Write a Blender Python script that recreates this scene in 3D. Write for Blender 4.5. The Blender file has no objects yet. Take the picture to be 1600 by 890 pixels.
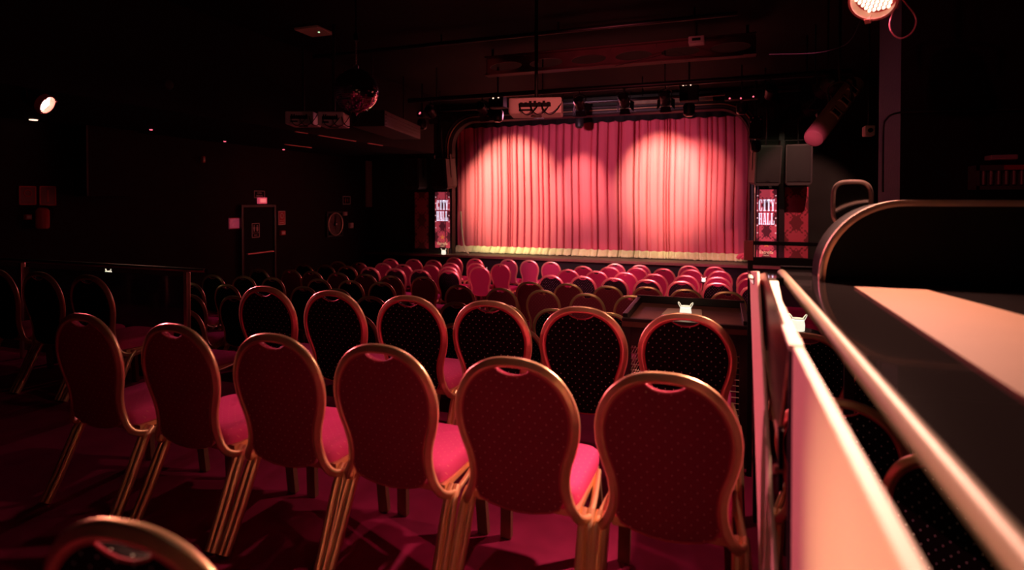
import bpy, bmesh, math, random
from mathutils import Vector, Matrix
R = math.radians
PI = math.pi
random.seed(7)
SC = bpy.context.scene
COL = SC.collection

# ------------------------------------------------------------------ camera
YAW = R(19.9); F = 900.0; CX = 800.0; HY = 312.0; CAMZ = 1.49
PITCH = R(0.9)
cam_d = bpy.data.cameras.new('camera'); cam = bpy.data.objects.new('camera', cam_d); COL.objects.link(cam)
cam_d.sensor_width = 36.0; cam_d.lens = 36.0 * F / 1600.0
cam_d.shift_y = -((445 - (HY + F * math.tan(PITCH))) / 1600.0)
cam_d.clip_start = 0.02; cam_d.clip_end = 100
cam_d.dof.use_dof = True; cam_d.dof.focus_distance = 4.8; cam_d.dof.aperture_fstop = 1.5
cam.location = (0, 0, CAMZ); cam.rotation_euler = (PI / 2 - PITCH, 0, YAW)
SC.camera = cam
vs = SC.view_settings
SC.display_settings.display_device = 'sRGB'
vs.view_transform = 'Standard'; vs.look = 'None'; vs.gamma = 1.0; vs.exposure = 0.0; vs.use_curve_mapping = False
SC.cycles.max_bounces = 6; SC.cycles.diffuse_bounces = 3; SC.cycles.sample_clamp_indirect = 4.0
w = bpy.data.worlds.new('world'); SC.world = w; w.use_nodes = True
w.node_tree.nodes['Background'].inputs[0].default_value = (1.0, 0.35, 0.3, 1)
w.node_tree.nodes['Background'].inputs[1].default_value = 0.0022

def at(px, py, Y=None, Z=None, X=None, zc=None):
    """world point seen at a pixel of the photograph, on the plane Y=, Z=, X= or at camera depth zc"""
    u = (px - CX) / F; v = (HY - py) / F
    r = Vector((math.cos(YAW), math.sin(YAW), 0)); f = Vector((-math.sin(YAW), math.cos(YAW), 0))
    d = f + r * u + Vector((0, 0, v))
    if Y is not None: t = Y / d.y
    elif X is not None: t = X / d.x
    elif Z is not None: t = (Z - CAMZ) / d.z
    else: t = zc
    return Vector((0, 0, CAMZ)) + d * t

def spot(name, loc, target, power, color, size, blend=0.4, radius=0.05):
    l = bpy.data.lights.new(name, 'SPOT'); l.energy = power; l.color = color; l.spot_size = R(size)
    l.spot_blend = blend; l.shadow_soft_size = radius
    o = bpy.data.objects.new(name, l); COL.objects.link(o); o.location = loc
    o.rotation_euler = (Vector(target) - Vector(loc)).to_track_quat('-Z', 'Y').to_euler()
    return o
PINK = (1.0, 0.10, 0.22)
# stage wash on the curtain (lamps hung on the bars in front of the stage)
WARMW = (0.85, 1.0, 0.50)
CURT = [  # lamp x,y,z ; pixel of the photo aimed at on the curtain ; power, colour, cone, blend
    ((-5.5, 12.5, 3.60), (802, 290), 1500, WARMW, 58, 0.75),
    ((-6.1, 12.5, 3.60), (765, 300), 420, (1.0, 0.86, 0.46), 40, 0.9),
    ((-3.7, 12.65, 3.50), (908, 290), 640, (1.0, 0.80, 0.52), 37, 1.0),
    ((-1.5, 12.5, 3.60), (1036, 280), 1650, WARMW, 50, 0.85),
    ((-0.6, 12.65, 3.50), (1085, 280), 360, (1.0, 0.8, 0.5), 46, 0.8),
    ((-3.0, 9.6, 2.9), (945, 335), 560, (1.0, 0.42, 0.62), 84, 0.6),
    ((-3.0, 10.8, 2.9), (950, 418), 220, (1.0, 0.95, 0.62), 60, 0.8),
]
for k, (l, t, p, c, s_, b) in enumerate(CURT):
    spot('stage_or_fill_spot', l, at(t[0], t[1], Y=15.0), p, c, s_, b, 0.06)
for x_ in (-5.9, -4.2, -2.3, -.5):  # steep lamps added to brighten the fringe, no fixtures there
    spot('stage_or_fill_spot', (x_, 13.95, 3.75), (x_, 14.86, 0.0), 150, (1.0, 0.90, 0.66), 46, 1.0, .05)
# house wash on the middle rows of chairs, hung over the back of the room
HW = (0.85, 0.11, 0.24)
for x0_, tx_, pw in ((-3.4, -6.0, 600), (-2.0, -4.2, 2000), (-1.2, -2.6, 2700), (-.4, -.9, 2500), (.3, .6, 2000)):
    spot('house_or_fill_wash', (x0_, 2.0, 3.8), (tx_, 11.3, 0.0), pw * 1.2, HW, 16, 0.5, 0.07)
spot('house_or_fill_wash', (-1.4, 3.9, 3.6), (-.9, 6.9, -.1), 150, (1.0, 0.50, 0.30), 52, 0.8, 0.08)
# front light that falls on the chairs' seats from over the stage
spot('house_or_fill_wash', (-3.5, 13.0, 3.6), (-3.0, 7.5, 0.0), 330, (1.0, 0.25, 0.40), 80, 0.6, 0.08)
spot('house_or_fill_wash', (1.2, 12.6, 3.3), (1.2, 15.0, 1.4), 22, (1.0, 0.75, 0.50), 60, 0.6, 0.05)
spot('house_or_fill_wash', (-.9, 3.05, 3.95), (-.9, 2.7, 0), 95, (1.0, 0.40, 0.32), 66, 0.9, 0.06)  # overhead lamp added to brighten the second row's rings
spot('house_or_fill_wash', (-1.2, .6, 3.6), (1.9, 4.0, 2.1), 30, (1.0, 0.15, 0.22), 34, .8, .05)  # fill added to lift the column and heater
# faint fill added behind the viewer to lift the chair backs
spot('back_fill', (-.9, -1.4, 3.3), (-.5, 3.1, .6), 2.2, (0.95, 0.80, 0.72), 60, 0.8, 0.1)

# ------------------------------------------------------------------ materials
MATS = {}
def mat(name, color, rough=0.6, metal=0.0, emit=None, es=0.0, bump=0.0, bscale=60.0, vary=0.0, vscale=8.0, coat=0.0, spec=0.5):
    m = bpy.data.materials.new(name); m.use_nodes = True; nt = m.node_tree; b = nt.nodes['Principled BSDF']
    b.inputs['Base Color'].default_value = (*color, 1); b.inputs['Roughness'].default_value = rough
    b.inputs['Metallic'].default_value = metal; b.inputs['Coat Weight'].default_value = coat
    b.inputs['Specular IOR Level'].default_value = spec
    if emit: b.inputs['Emission Color'].default_value = (*emit, 1); b.inputs['Emission Strength'].default_value = es
    tc = nt.nodes.new('ShaderNodeTexCoord')
    nz = nt.nodes.new('ShaderNodeTexNoise'); nz.inputs['Scale'].default_value = vscale; nt.links.new(tc.outputs['Object'], nz.inputs['Vector'])
    mx = nt.nodes.new('ShaderNodeMix'); mx.data_type = 'RGBA'; mx.blend_type = 'MULTIPLY'; mx.inputs[0].default_value = vary
    mx.inputs[6].default_value = (*color, 1); nt.links.new(nz.outputs['Fac'], mx.inputs[7]); nt.links.new(mx.outputs[2], b.inputs['Base Color'])
    if bump:
        n2 = nt.nodes.new('ShaderNodeTexNoise'); n2.inputs['Scale'].default_value = bscale; nt.links.new(tc.outputs['Object'], n2.inputs['Vector'])
        bp = nt.nodes.new('ShaderNodeBump'); bp.inputs['Strength'].default_value = bump; bp.inputs['Distance'].default_value = 0.01
        nt.links.new(n2.outputs['Fac'], bp.inputs['Height']); nt.links.new(bp.outputs['Normal'], b.inputs['Normal'])
    MATS[name] = m
    return m

def M_(nt, op, a, b=None, c=None):
    n = nt.nodes.new('ShaderNodeMath'); n.operation = op
    for i, v in enumerate((a, b, c)):
        if v is None: continue
        if isinstance(v, (int, float)): n.inputs[i].default_value = v
        else: nt.links.new(v, n.inputs[i])
    return n.outputs[0]

def dotted(name, color, dot, s=0.039, rough=0.85):
    m = mat(name, color, rough, bump=0.25, bscale=900.0, spec=0.08); nt = m.node_tree; b = nt.nodes['Principled BSDF']
    tc = nt.nodes.new('ShaderNodeTexCoord'); sp = nt.nodes.new('ShaderNodeSeparateXYZ'); nt.links.new(tc.outputs['Object'], sp.inputs[0])
    yz = M_(nt, 'ADD', sp.outputs[2], M_(nt, 'MULTIPLY', sp.outputs[1], 1.0))
    def grid(off):
        u = M_(nt, 'SUBTRACT', M_(nt, 'FRACT', M_(nt, 'ADD', M_(nt, 'DIVIDE', sp.outputs[0], s), off)), 0.5)
        v = M_(nt, 'SUBTRACT', M_(nt, 'FRACT', M_(nt, 'ADD', M_(nt, 'DIVIDE', yz, s), off)), 0.5)
        return M_(nt, 'LESS_THAN', M_(nt, 'ADD', M_(nt, 'MULTIPLY', u, u), M_(nt, 'MULTIPLY', v, v)), 0.0026)
    mk = M_(nt, 'MAXIMUM', grid(0.0), grid(0.5))
    mx = nt.nodes.new('ShaderNodeMix'); mx.data_type = 'RGBA'; nt.links.new(mk, mx.inputs[0])
    mx.inputs[6].default_value = (*color, 1); mx.inputs[7].default_value = (*dot, 1)
    nt.links.new(mx.outputs[2], b.inputs['Base Color'])
    return m

def damask(name, light, dark, px, pz, emit=0.0, rough=0.8):
    m = mat(name, light, rough); nt = m.node_tree; b = nt.nodes['Principled BSDF']
    tc = nt.nodes.new('ShaderNodeTexCoord'); sp = nt.nodes.new('ShaderNodeSeparateXYZ'); nt.links.new(tc.outputs['Object'], sp.inputs[0])
    u = M_(nt, 'MULTIPLY', sp.outputs[0], 2 * PI / px); v = M_(nt, 'MULTIPLY', sp.outputs[2], 2 * PI / pz)
    cu = M_(nt, 'COSINE', u); cv = M_(nt, 'COSINE', v)
    base = M_(nt, 'MULTIPLY', cu, cv)
    fine = M_(nt, 'MULTIPLY', M_(nt, 'COSINE', M_(nt, 'MULTIPLY', u, 5.0)), M_(nt, 'COSINE', M_(nt, 'MULTIPLY', v, 7.0)))
    f2 = M_(nt, 'MULTIPLY', M_(nt, 'SINE', M_(nt, 'MULTIPLY', M_(nt, 'ABSOLUTE', M_(nt, 'SINE', u)), 9.0)), M_(nt, 'COSINE', M_(nt, 'MULTIPLY', v, 4.0)))
    tot = M_(nt, 'ADD', M_(nt, 'ADD', base, M_(nt, 'MULTIPLY', fine, 0.30)), M_(nt, 'MULTIPLY', f2, 0.28))
    rp = nt.nodes.new('ShaderNodeValToRGB'); nt.links.new(tot, rp.inputs[0])
    rp.color_ramp.elements[0].position = 0.16; rp.color_ramp.elements[0].color = (*light, 1)
    rp.color_ramp.elements[1].position = 0.26; rp.color_ramp.elements[1].color = (*dark, 1)
    nt.links.new(rp.outputs[0], b.inputs['Base Color'])
    if emit: nt.links.new(rp.outputs[0], b.inputs['Emission Color']); b.inputs['Emission Strength'].default_value = emit
    return m

GOLD = mat('gold_metal', (1.0, 0.66, 0.38), 0.33, 0.7, vary=0.15, vscale=30, bump=0.03, bscale=200)
LEGD = mat('shaded_gold_metal', (0.30, 0.15, 0.10), 0.4, 0.5, vary=0.2, vscale=30)  # gold darkened to hold the shade on the front legs
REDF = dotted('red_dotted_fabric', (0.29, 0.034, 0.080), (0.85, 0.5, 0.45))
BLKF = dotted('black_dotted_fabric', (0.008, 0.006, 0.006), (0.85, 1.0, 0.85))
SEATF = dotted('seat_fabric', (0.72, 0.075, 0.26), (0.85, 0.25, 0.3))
PIPE = mat('piping', (0.5, 0.06, 0.10), 0.6)
DARKM = mat('dark_metal', (0.03, 0.028, 0.028), 0.4, 0.6)
BLACK = mat('matte_black', (0.018, 0.016, 0.016), 0.8, vary=0.4, vscale=3, bump=0.2, bscale=30, spec=0.12)
BLKW = mat('black_wood', (0.035, 0.022, 0.02), 0.45, vary=0.5, vscale=12, bump=0.1, bscale=80)
LACQ = mat('black_lacquer', (0.012, 0.010, 0.010), 0.07, coat=0.6)
WALLM = mat('wall_paint', (0.018, 0.007, 0.008), 0.7, vary=0.4, vscale=2.0, bump=0.15, bscale=40, spec=0.12)
WALLG = mat('back_wall_paint', (0.045, 0.055, 0.04), 0.8, vary=0.5, vscale=1.5, bump=0.2, bscale=30, spec=0.12)
CEILM = mat('ceiling_paint', (0.008, 0.006, 0.005), 0.85, vary=0.5, vscale=2.0, spec=0.12)
CARPET = mat('red_carpet', (0.36, 0.02, 0.10), 0.95, vary=0.55, vscale=5.0, bump=0.5, bscale=500, spec=0.1)
CURTF = mat('curtain_velvet', (0.74, 0.118, 0.175), 0.75, vary=0.12, vscale=1.2, bump=0.05, bscale=150, spec=0.15)
FRING = mat('fringe', (0.95, 0.85, 0.52), 0.8, vary=0.35, vscale=40)
CREAM = mat('cream_paint', (0.88, 0.80, 0.62), 0.55, vary=0.1, vscale=6)
STEEL = mat('brushed_steel', (0.75, 0.70, 0.62), 0.3, 1.0, bump=0.02, bscale=300)
WHITEP = mat('white_plastic', (0.72, 0.62, 0.60), 0.5, vary=0.15)
GREYP = mat('grey_plastic', (0.06, 0.055, 0.045), 0.6, vary=0.25, vscale=10)
WIRE = mat('wire', (0.85, 0.70, 0.55), 0.4, 0.8)
GRILLE = mat('speaker_grille', (0.022, 0.023, 0.017), 0.65, bump=0.6, bscale=250, vary=0.2)
WOOD = mat('brown_wood', (0.24, 0.10, 0.07), 0.4, vary=0.5, vscale=14)
PAPER = mat('paper', (0.75, 0.55, 0.38), 0.7)
REDP = mat('red_paint', (0.5, 0.04, 0.05), 0.5)
STONE = mat('stage_boards', (0.13, 0.10, 0.06), 0.5, vary=0.5, vscale=10)
CABLE = mat('cable_rubber', (0.012, 0.011, 0.011), 0.7, spec=.15)
PINKC = mat('pink_lit_cable', (0.9, 0.3, 0.4), 0.5)  # the lamp's pink light is put into the cable colour
SIGNW = mat('sign_white', (0.75, 0.6, 0.55), 0.6)
SIGNR = mat('sign_red', (0.55, 0.05, 0.06), 0.6)
CELL = mat('led_cells', (0.9, 0.9, 0.8), 0.3, emit=(1.0, 1.0, 0.72), es=1.5)
CELLR = mat('led_cells_red', (0.9, 0.3, 0.3), 0.3, emit=(1.0, 0.9, 0.75), es=6.0)
REDL = mat('red_lamp', (0.9, 0.2, 0.2), 0.4, emit=(1.0, 0.13, 0.2), es=2.2)
WARML = mat('warm_lamp', (0.9, 0.8, 0.6), 0.4, emit=(1.0, 0.62, 0.45), es=2.2)
GREENL = mat('green_lamp', (0.5, 0.9, 0.5), 0.4, emit=(0.6, 1.0, 0.55), es=1.5)
LETTER = mat('lit_letters', (0.9, 0.9, 1.0), 0.5, emit=(0.86, 0.78, 0.98), es=1.0)
LOGO = mat('lit_logo', (0.9, 0.7, 0.4), 0.5, emit=(1.0, 0.62, 0.36), es=0.6)
STARM = mat('lit_star', (0.9, 0.5, 0.1), 0.5, emit=(0.80, 0.16, 0.05), es=0.5)
BULB = mat('lit_bulb', (1, .8, .8), 0.5, emit=(0.95, 0.5, 0.55), es=0.7)
CANDLE = mat('candle_glass', (0.95, 0.93, 0.85), 0.4, emit=(1.0, 0.93, 0.74), es=1.0)
PIPEW = mat('lantern_wire_glow', (0.95, 0.95, 0.85), 0.4, emit=(1.0, 0.95, 0.8), es=0.35)  # wire and rim given a slight glow for the candle light on them
SCREEN = damask('damask_screen', (0.55, 0.055, 0.085), (0.10, 0.012, 0.02), 0.44, 0.60, emit=0.55)
SCREEND = damask('damask_screen_dim', (0.36, 0.02, 0.05), (0.10, 0.008, 0.015), 0.46, 0.62, emit=0.4)
DAMW = damask('damask_wallpaper', (0.72, 0.10, 0.14), (0.26, 0.045, 0.05), 0.60, 0.80)
POSTER = mat('poster_print_glow', (0.75, 0.14, 0.20), 0.5, vary=0.9, vscale=9, emit=(0.75, 0.08, 0.16), es=0.22)  # print given a glow of its own to brighten it
MIRROR = mat('mirror_tile', (0.85, 0.80, 0.80), 0.06, 1.0)

def glassy(name, tint, refl, rough=0.04):
    m = bpy.data.materials.new(name); m.use_nodes = True; nt = m.node_tree
    for n in list(nt.nodes):
        if n.type != 'OUTPUT_MATERIAL': nt.nodes.remove(n)
    out = [n for n in nt.nodes if n.type == 'OUTPUT_MATERIAL'][0]
    t = nt.nodes.new('ShaderNodeBsdfTransparent'); t.inputs[0].default_value = (*tint, 1)
    g = nt.nodes.new('ShaderNodeBsdfGlossy'); g.inputs[0].default_value = (*refl, 1); g.inputs['Roughness'].default_value = rough
    fr = nt.nodes.new('ShaderNodeFresnel'); fr.inputs[0].default_value = 1.45
    tc = nt.nodes.new('ShaderNodeTexCoord'); nz = nt.nodes.new('ShaderNodeTexNoise'); nz.inputs['Scale'].default_value = 9
    nt.links.new(tc.outputs['Object'], nz.inputs['Vector'])
    rr = M_(nt, 'MULTIPLY_ADD', nz.outputs['Fac'], 0.1, rough); nt.links.new(rr, g.inputs['Roughness'])
    mx = nt.nodes.new('ShaderNodeMixShader'); nt.links.new(fr.outputs[0], mx.inputs[0]); nt.links.new(t.outputs[0], mx.inputs[1]); nt.links.new(g.outputs[0], mx.inputs[2])
    nt.links.new(mx.outputs[0], out.inputs[0])
    return m
GLASS = glassy('clear_glass', (0.62, 0.58, 0.56), (0.9, 0.9, 0.9))
SMOKE = glassy('smoked_glass', (0.34, 0.12, 0.14), (0.9, 0.6, 0.6), 0.16)

# ------------------------------------------------------------------ helpers
def obj(name, bm, m, parent=None, smooth=True, kind=None, bevel=0.0, label=None):
    me = bpy.data.meshes.new(name); bmesh.ops.recalc_face_normals(bm, faces=bm.faces); bm.to_mesh(me); bm.free()
    for mm in (m if isinstance(m, (list, tuple)) else [m]): me.materials.append(mm)
    if smooth:
        me.polygons.foreach_set('use_smooth', [True] * len(me.polygons))
    o = bpy.data.objects.new(name, me); COL.objects.link(o)
    if smooth:
        try: me.set_sharp_from_angle(angle=R(38))
        except Exception: pass
    if bevel:
        md = o.modifiers.new('bevel', 'BEVEL'); md.width = bevel; md.segments = 2; md.limit_method = 'ANGLE'
    if parent is not None: o.parent = parent
    if kind: o['kind'] = kind
    if label: o['label'] = label
    return o
def tag(o, label, cat, group=None):
    o['label'] = label; o['category'] = cat
    if group: o['group'] = group
    return o
def thing(name, label, cat, loc=(0, 0, 0), rot=0.0, group=None):
    o = bpy.data.objects.new(name, None); COL.objects.link(o); o.location = loc; o.empty_display_size = 0.05
    o.rotation_euler = (0, 0, rot) if not isinstance(rot, tuple) else rot
    return tag(o, label, cat, group)
def box(bm, a, b, rot=None, piv=None):
    a = Vector(a); b = Vector(b); c = (a + b) / 2; s = b - a
    M = Matrix.Translation(c) @ Matrix.Diagonal((abs(s.x), abs(s.y), abs(s.z), 1))
    if rot is not None:
        p = Vector(piv) if piv is not None else c
        M = Matrix.Translation(p) @ rot.to_4x4() @ Matrix.Translation(-p) @ M
    bmesh.ops.create_cube(bm, size=1, matrix=M); return bm
def cboxes(*bs):
    bm = bmesh.new()
    for b in bs: box(bm, *b)
    return bm
def cyl(bm, p, q, r1, r2=None, n=20, caps=True):
    p = Vector(p); q = Vector(q); d = q - p; r2 = r1 if r2 is None else r2
    M = Matrix.Translation((p + q) / 2) @ d.to_track_quat('Z', 'Y').to_matrix().to_4x4()
    bmesh.ops.create_cone(bm, cap_ends=caps, segments=n, radius1=r1, radius2=r2, depth=d.length, matrix=M); return bm
def smooth_path(pts, k=5, closed=False):
    P = [Vector(p) for p in pts]; out = []; n = len(P)
    rng = n if closed else n - 1
    for i in range(rng):
        p0 = P[(i - 1) % n] if (closed or i > 0) else P[0] * 2 - P[1]
        p1 = P[i]; p2 = P[(i + 1) % n]
        p3 = P[(i + 2) % n] if (closed or i + 2 < n) else p2 * 2 - p1
        for j in range(k):
            t = j / k
            out.append(0.5 * ((2 * p1) + (p2 - p0) * t + (2 * p0 - 5 * p1 + 4 * p2 - p3) * t * t + (3 * p1 - p0 - 3 * p2 + p3) * t ** 3))
    if not closed: out.append(P[-1])
    return out
def sweep(bm, pts, prof, closed=False, up=None, caps=True):
    """prof: list of (a, b) offsets along the transported frame"""
    n = len(pts); rings = []
    T = []
    for i in range(n):
        a = pts[(i - 1) % n] if (closed or i > 0) else pts[0]; b = pts[(i + 1) % n] if (closed or i < n - 1) else pts[-1]
        T.append((b - a).normalized())
    nrm = Vector(up) if up else T[0].orthogonal(); nrm = (nrm - T[0] * nrm.dot(T[0])).normalized()
    for i in range(n):
        if i:
            q = T[i - 1].rotation_difference(T[i]); nrm = q @ nrm; nrm = (nrm - T[i] * nrm.dot(T[i])).normalized()
        bn = T[i].cross(nrm)
        rings.append([bm.verts.new(pts[i] + nrm * a + bn * b) for a, b in prof])
    m = len(prof)
    for i in range(n if closed else n - 1):
        A = rings[i]; B = rings[(i + 1) % n]
        for j in range(m): bm.faces.new((A[j], A[(j + 1) % m], B[(j + 1) % m], B[j]))
    if caps and not closed:
        bm.faces.new(rings[0][::-1]); bm.faces.new(rings[-1])
    return bm
def circ(r, n=8, sx=1.0, sy=1.0): return [(r * sx * math.cos(2 * PI * i / n), r * sy * math.sin(2 * PI * i / n)) for i in range(n)]
def tube(bm, pts, r, n=8, k=5, closed=False, raw=False):
    P = [Vector(p) for p in pts] if raw else smooth_path(pts, k, closed)
    return sweep(bm, P, circ(r, n), closed)
def lathe(bm, prof, n=24, c=(0, 0, 0)):
    c = Vector(c); rings = []
    for r, z in prof: rings.append([bm.verts.new(c + Vector((max(r, 1e-4) * math.cos(2 * PI * i / n), max(r, 1e-4) * math.sin(2 * PI * i / n), z))) for i in range(n)])
    for a, b in zip(rings, rings[1:]):
        for i in range(n): bm.faces.new((a[i], a[(i + 1) % n], b[(i + 1) % n], b[i]))
    bm.faces.new(rings[0][::-1]); bm.faces.new(rings[-1]); return bm
def prism(bm, outline, d, axis='y'):
    """outline [(a,b)] in XZ (axis y), YZ (axis x) or XY (axis z), extruded from 0 to d"""
    def V(a, b, t): return {'y': Vector((a, t, b)), 'x': Vector((t, a, b)), 'z': Vector((a, b, t))}[axis]
    A = [bm.verts.new(V(a, b, 0)) for a, b in outline]; B = [bm.verts.new(V(a, b, d)) for a, b in outline]
    bm.faces.new(A); bm.faces.new(B[::-1]); n = len(A)
    for i in range(n): bm.faces.new((A[i], B[i], B[(i + 1) % n], A[(i + 1) % n]))
    return bm
# ------------------------------------------------------------------ the setting
XL, XR, YB, ZC = -9.6, 3.4, 15.0, 4.09
HZ0, HS = -0.49, 0.042
def hall_z(Y): return HZ0 - HS * (Y - 4.5)
def struct(name, bm, m, **k): return obj(name, bm, m, kind='structure', smooth=False, **k)
# platform the camera stands on, the step in it, the raked hall floor
bm = bmesh.new(); prism(bm, [(XL, -3.0), (0.22, -3.0), (0.22, 4.20), (-1.2, 4.20), (-1.2, 3.62), (XL, 3.62)], -1.6, 'z')
struct('floor', bm, CARPET)
bm = bmesh.new(); prism(bm, [(0.225, -3.0), (XR, -3.0), (XR, 4.4), (0.225, 4.4)], -1.2, 'z')
o = struct('floor_side', bm, CARPET); o.location.z = -0.22
bm = bmesh.new(); prism(bm, [(3.3, hall_z(3.3)), (15.2, hall_z(15.2)), (15.2, -1.6), (3.3, -1.6)], XR - XL, 'x')
o = struct('floor_hall', bm, CARPET); o.location.x = XL
struct('ceiling', cboxes(((XL - .2, -3.2, ZC), (XR + .2, YB + 1.5, ZC + 0.15))), CEILM)
struct('wall_left', cboxes(((XL - 0.2, -3.2, -1.6), (XL, YB + .2, ZC))), WALLM)
struct('wall_right', cboxes(((XR, -3.2, -1.6), (XR + 0.2, YB + .2, ZC))), WALLM)
struct('wall_behind', cboxes(((XL, -3.2, -1.6), (XR, -3.0, ZC))), WALLM)
# lowered ceiling along the left wall
SOF = CAMZ + 1.17
struct('ceiling_soffit', cboxes(((XL + .002, -3.0, SOF), (-6.8, 13.0, ZC - 0.002))), BLACK)
# proscenium
OX0, OX1, OZT, RAD = -7.02, 0.66, 3.66, 0.75
def arch_path(x0, x1, zt, r, z0, n=12):
    p = [(x0, z0)]
    for i in range(n + 1):
        a = PI - i * PI / 2 / n; p.append((x0 + r + r * math.cos(a), zt - r + r * math.sin(a)))
    for i in range(n + 1):
        a = PI / 2 - i * PI / 2 / n; p.append((x1 - r + r * math.cos(a), zt - r + r * math.sin(a)))
    p.append((x1, z0)); return p
ap = arch_path(OX0, OX1, OZT, RAD, -0.02)
bm = bmesh.new(); prism(bm, ap + [(XR, -0.02), (XR, ZC - .003), (XL, ZC - .003), (XL, -0.02)], 0.22, 'y')
o = struct('wall_back', bm, WALLG); o.location.y = YB - 0.5
struct('wall_backstage', cboxes(((XL, YB + .9, -0.5), (XR, YB + 1.0, ZC))), BLACK)
struct('wall_stage_front', cboxes(((XL + .003, 14.15, -1.5), (XR - .003, 14.2, -0.05))), BLACK)
struct('floor_stage', cboxes(((XL + .003, 14.1, -0.05), (XR - .003, YB + .89, -0.001))), STONE)
# wood moulding round the stage opening
a0 = [Vector((x, YB - 0.52, z)) for x, z in arch_path(OX0 - .03, OX1 + .03, OZT + .03, RAD, 0.0)]
bm = bmesh.new()
sweep(bm, a0, [(-.10, -.06), (.03, -.06), (.045, -.02), (.03, .02), (.05, .06), (-.10, .09)], up=(0, -1, 0))
o = struct('trim_1', bm, BLKW); 
a1 = [Vector((x, YB - 0.57, z)) for x, z in arch_path(OX0 - .16, OX1 + .16, OZT + .16, RAD + .1, 0.0)]
bm = bmesh.new(); sweep(bm, a1, circ(.035, 8), up=(0, -1, 0)); struct('trim_2', bm, BLKW)
a1 = [Vector((x, YB - 0.585, z)) for x, z in arch_path(OX0 - .085, OX1 + .085, OZT + .085, RAD + .05, 0.0)]
bm = bmesh.new(); sweep(bm, a1, circ(.012, 8), up=(0, -1, 0)); struct('trim_3', bm, GOLD)
struct('trim_4', cboxes(((XL, 14.07, -0.06), (XR, 14.10, -0.0))), WOOD)
# right hand wall parts
struct('wall_column', cboxes(((1.00, 4.0, -1.4), (XR - .003, 4.5, ZC - .003))), WALLM)
pts = [at(1379, 300, Y=3.985), at(1379, 205, Y=3.985), at(1384, 186, Y=3.985), at(1400, 177, Y=3.985), at(1440, 175, Y=3.985), at(1599, 171, Y=3.985)]
bm = tube(bmesh.new(), pts, 0.006, 8); struct('trim_5', bm, BLKW)
# left wall pilaster and panel
pa = at(166, 196, X=XL + .3); 
struct('trim_6', cboxes(((XL + .003, 6.2, 1.55), (XL + .3, 7.05, SOF - .003))), WALLM)
bm = cboxes(((XL + .3, 6.19, 1.55), (XL + .315, 6.215, SOF - .003))); struct('trim_7', bm, GREYP)  # paler strip standing in for the pilaster's lit edge
# door on the left wall
DX = XL
d0 = at(373, 393, X=DX).y; d1 = at(427, 393, X=DX).y
zf = hall_z((d0 + d1) / 2)
door = bpy.data.objects.new('door_1', None); COL.objects.link(door); door.location = (DX, d0, zf); door['kind'] = 'structure'
obj('door_leaf', cboxes(((0.003, .05, 0.01), (.05, d1 - d0 - .05, 2.05))), BLACK, door, smooth=False, bevel=.004)
obj('door_frame', cboxes(((0.003, 0, 0), (.08, .05, 2.1)), ((.003, d1 - d0 - .05, 0), (.08, d1 - d0, 2.1)), ((.003, .05, 2.05), (.08, d1 - d0 - .05, 2.1))), BLKW, door, smooth=False)
zb = at(404, 394, X=DX).z - zf
bm = cyl(bmesh.new(), (.11, .12, zb), (.11, d1 - d0 - .12, zb), .022, n=12); cyl(bm, (.05, .16, zb), (.11, .16, zb), .015, n=8); cyl(bm, (.05, d1 - d0 - .16, zb), (.11, d1 - d0 - .16, zb), .015, n=8)
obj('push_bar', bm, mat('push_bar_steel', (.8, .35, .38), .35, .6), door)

# ------------------------------------------------------------------ the banquet chair
LEAN = math.tan(R(8.5))
def by(z): return -(z - 0.42) * LEAN if z > 0.42 else 0.0
half = [(0, .930), (.055, .926), (.11, .908), (.160, .870), (.196, .815), (.214, .750), (.212, .685), (.199, .628), (.183, .580), (.174, .535), (.173, .49), (.181, .445), (.199, .405)]
tail = [(.220, .02, .372), (.236, .075, .355), (.234, .16, .357), (.222, .28, .366), (.208, .385, .375)]
right = [Vector((x, by(z), z)) for x, z in half] + [Vector(p) for p in tail]
left = [Vector((-p.x, p.y, p.z)) for p in right[1:]][::-1]
RING = smooth_path(left + right, 4)
def ringprof():
    out = []
    for i in range(20):
        t = 2 * PI * i / 20
        a = math.cos(t); b = math.sin(t)
        g = 1 - 0.22 * (math.exp(-((abs(a) - 1) / .10) ** 2))
        out.append((0.0125 * a * g, 0.0182 * b))
    return out
def ngrid(bm, outer, ys, scales, cen, m=0):
    """closed outline [(x,z)] -> domed cushion: rings scaled about cen at depths ys"""
    rings = []
    for s, y in zip(scales, ys):
        rings.append([bm.verts.new((cen[0] + (x - cen[0]) * s, y + by(cen[1] + (z - cen[1]) * s), cen[1] + (z - cen[1]) * s)) for x, z in outer])
    n = len(outer)
    for a, b in zip(rings, rings[1:]):
        for i in range(n): bm.faces.new((a[i], a[(i + 1) % n], b[(i + 1) % n], b[i]))
    return rings
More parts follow.
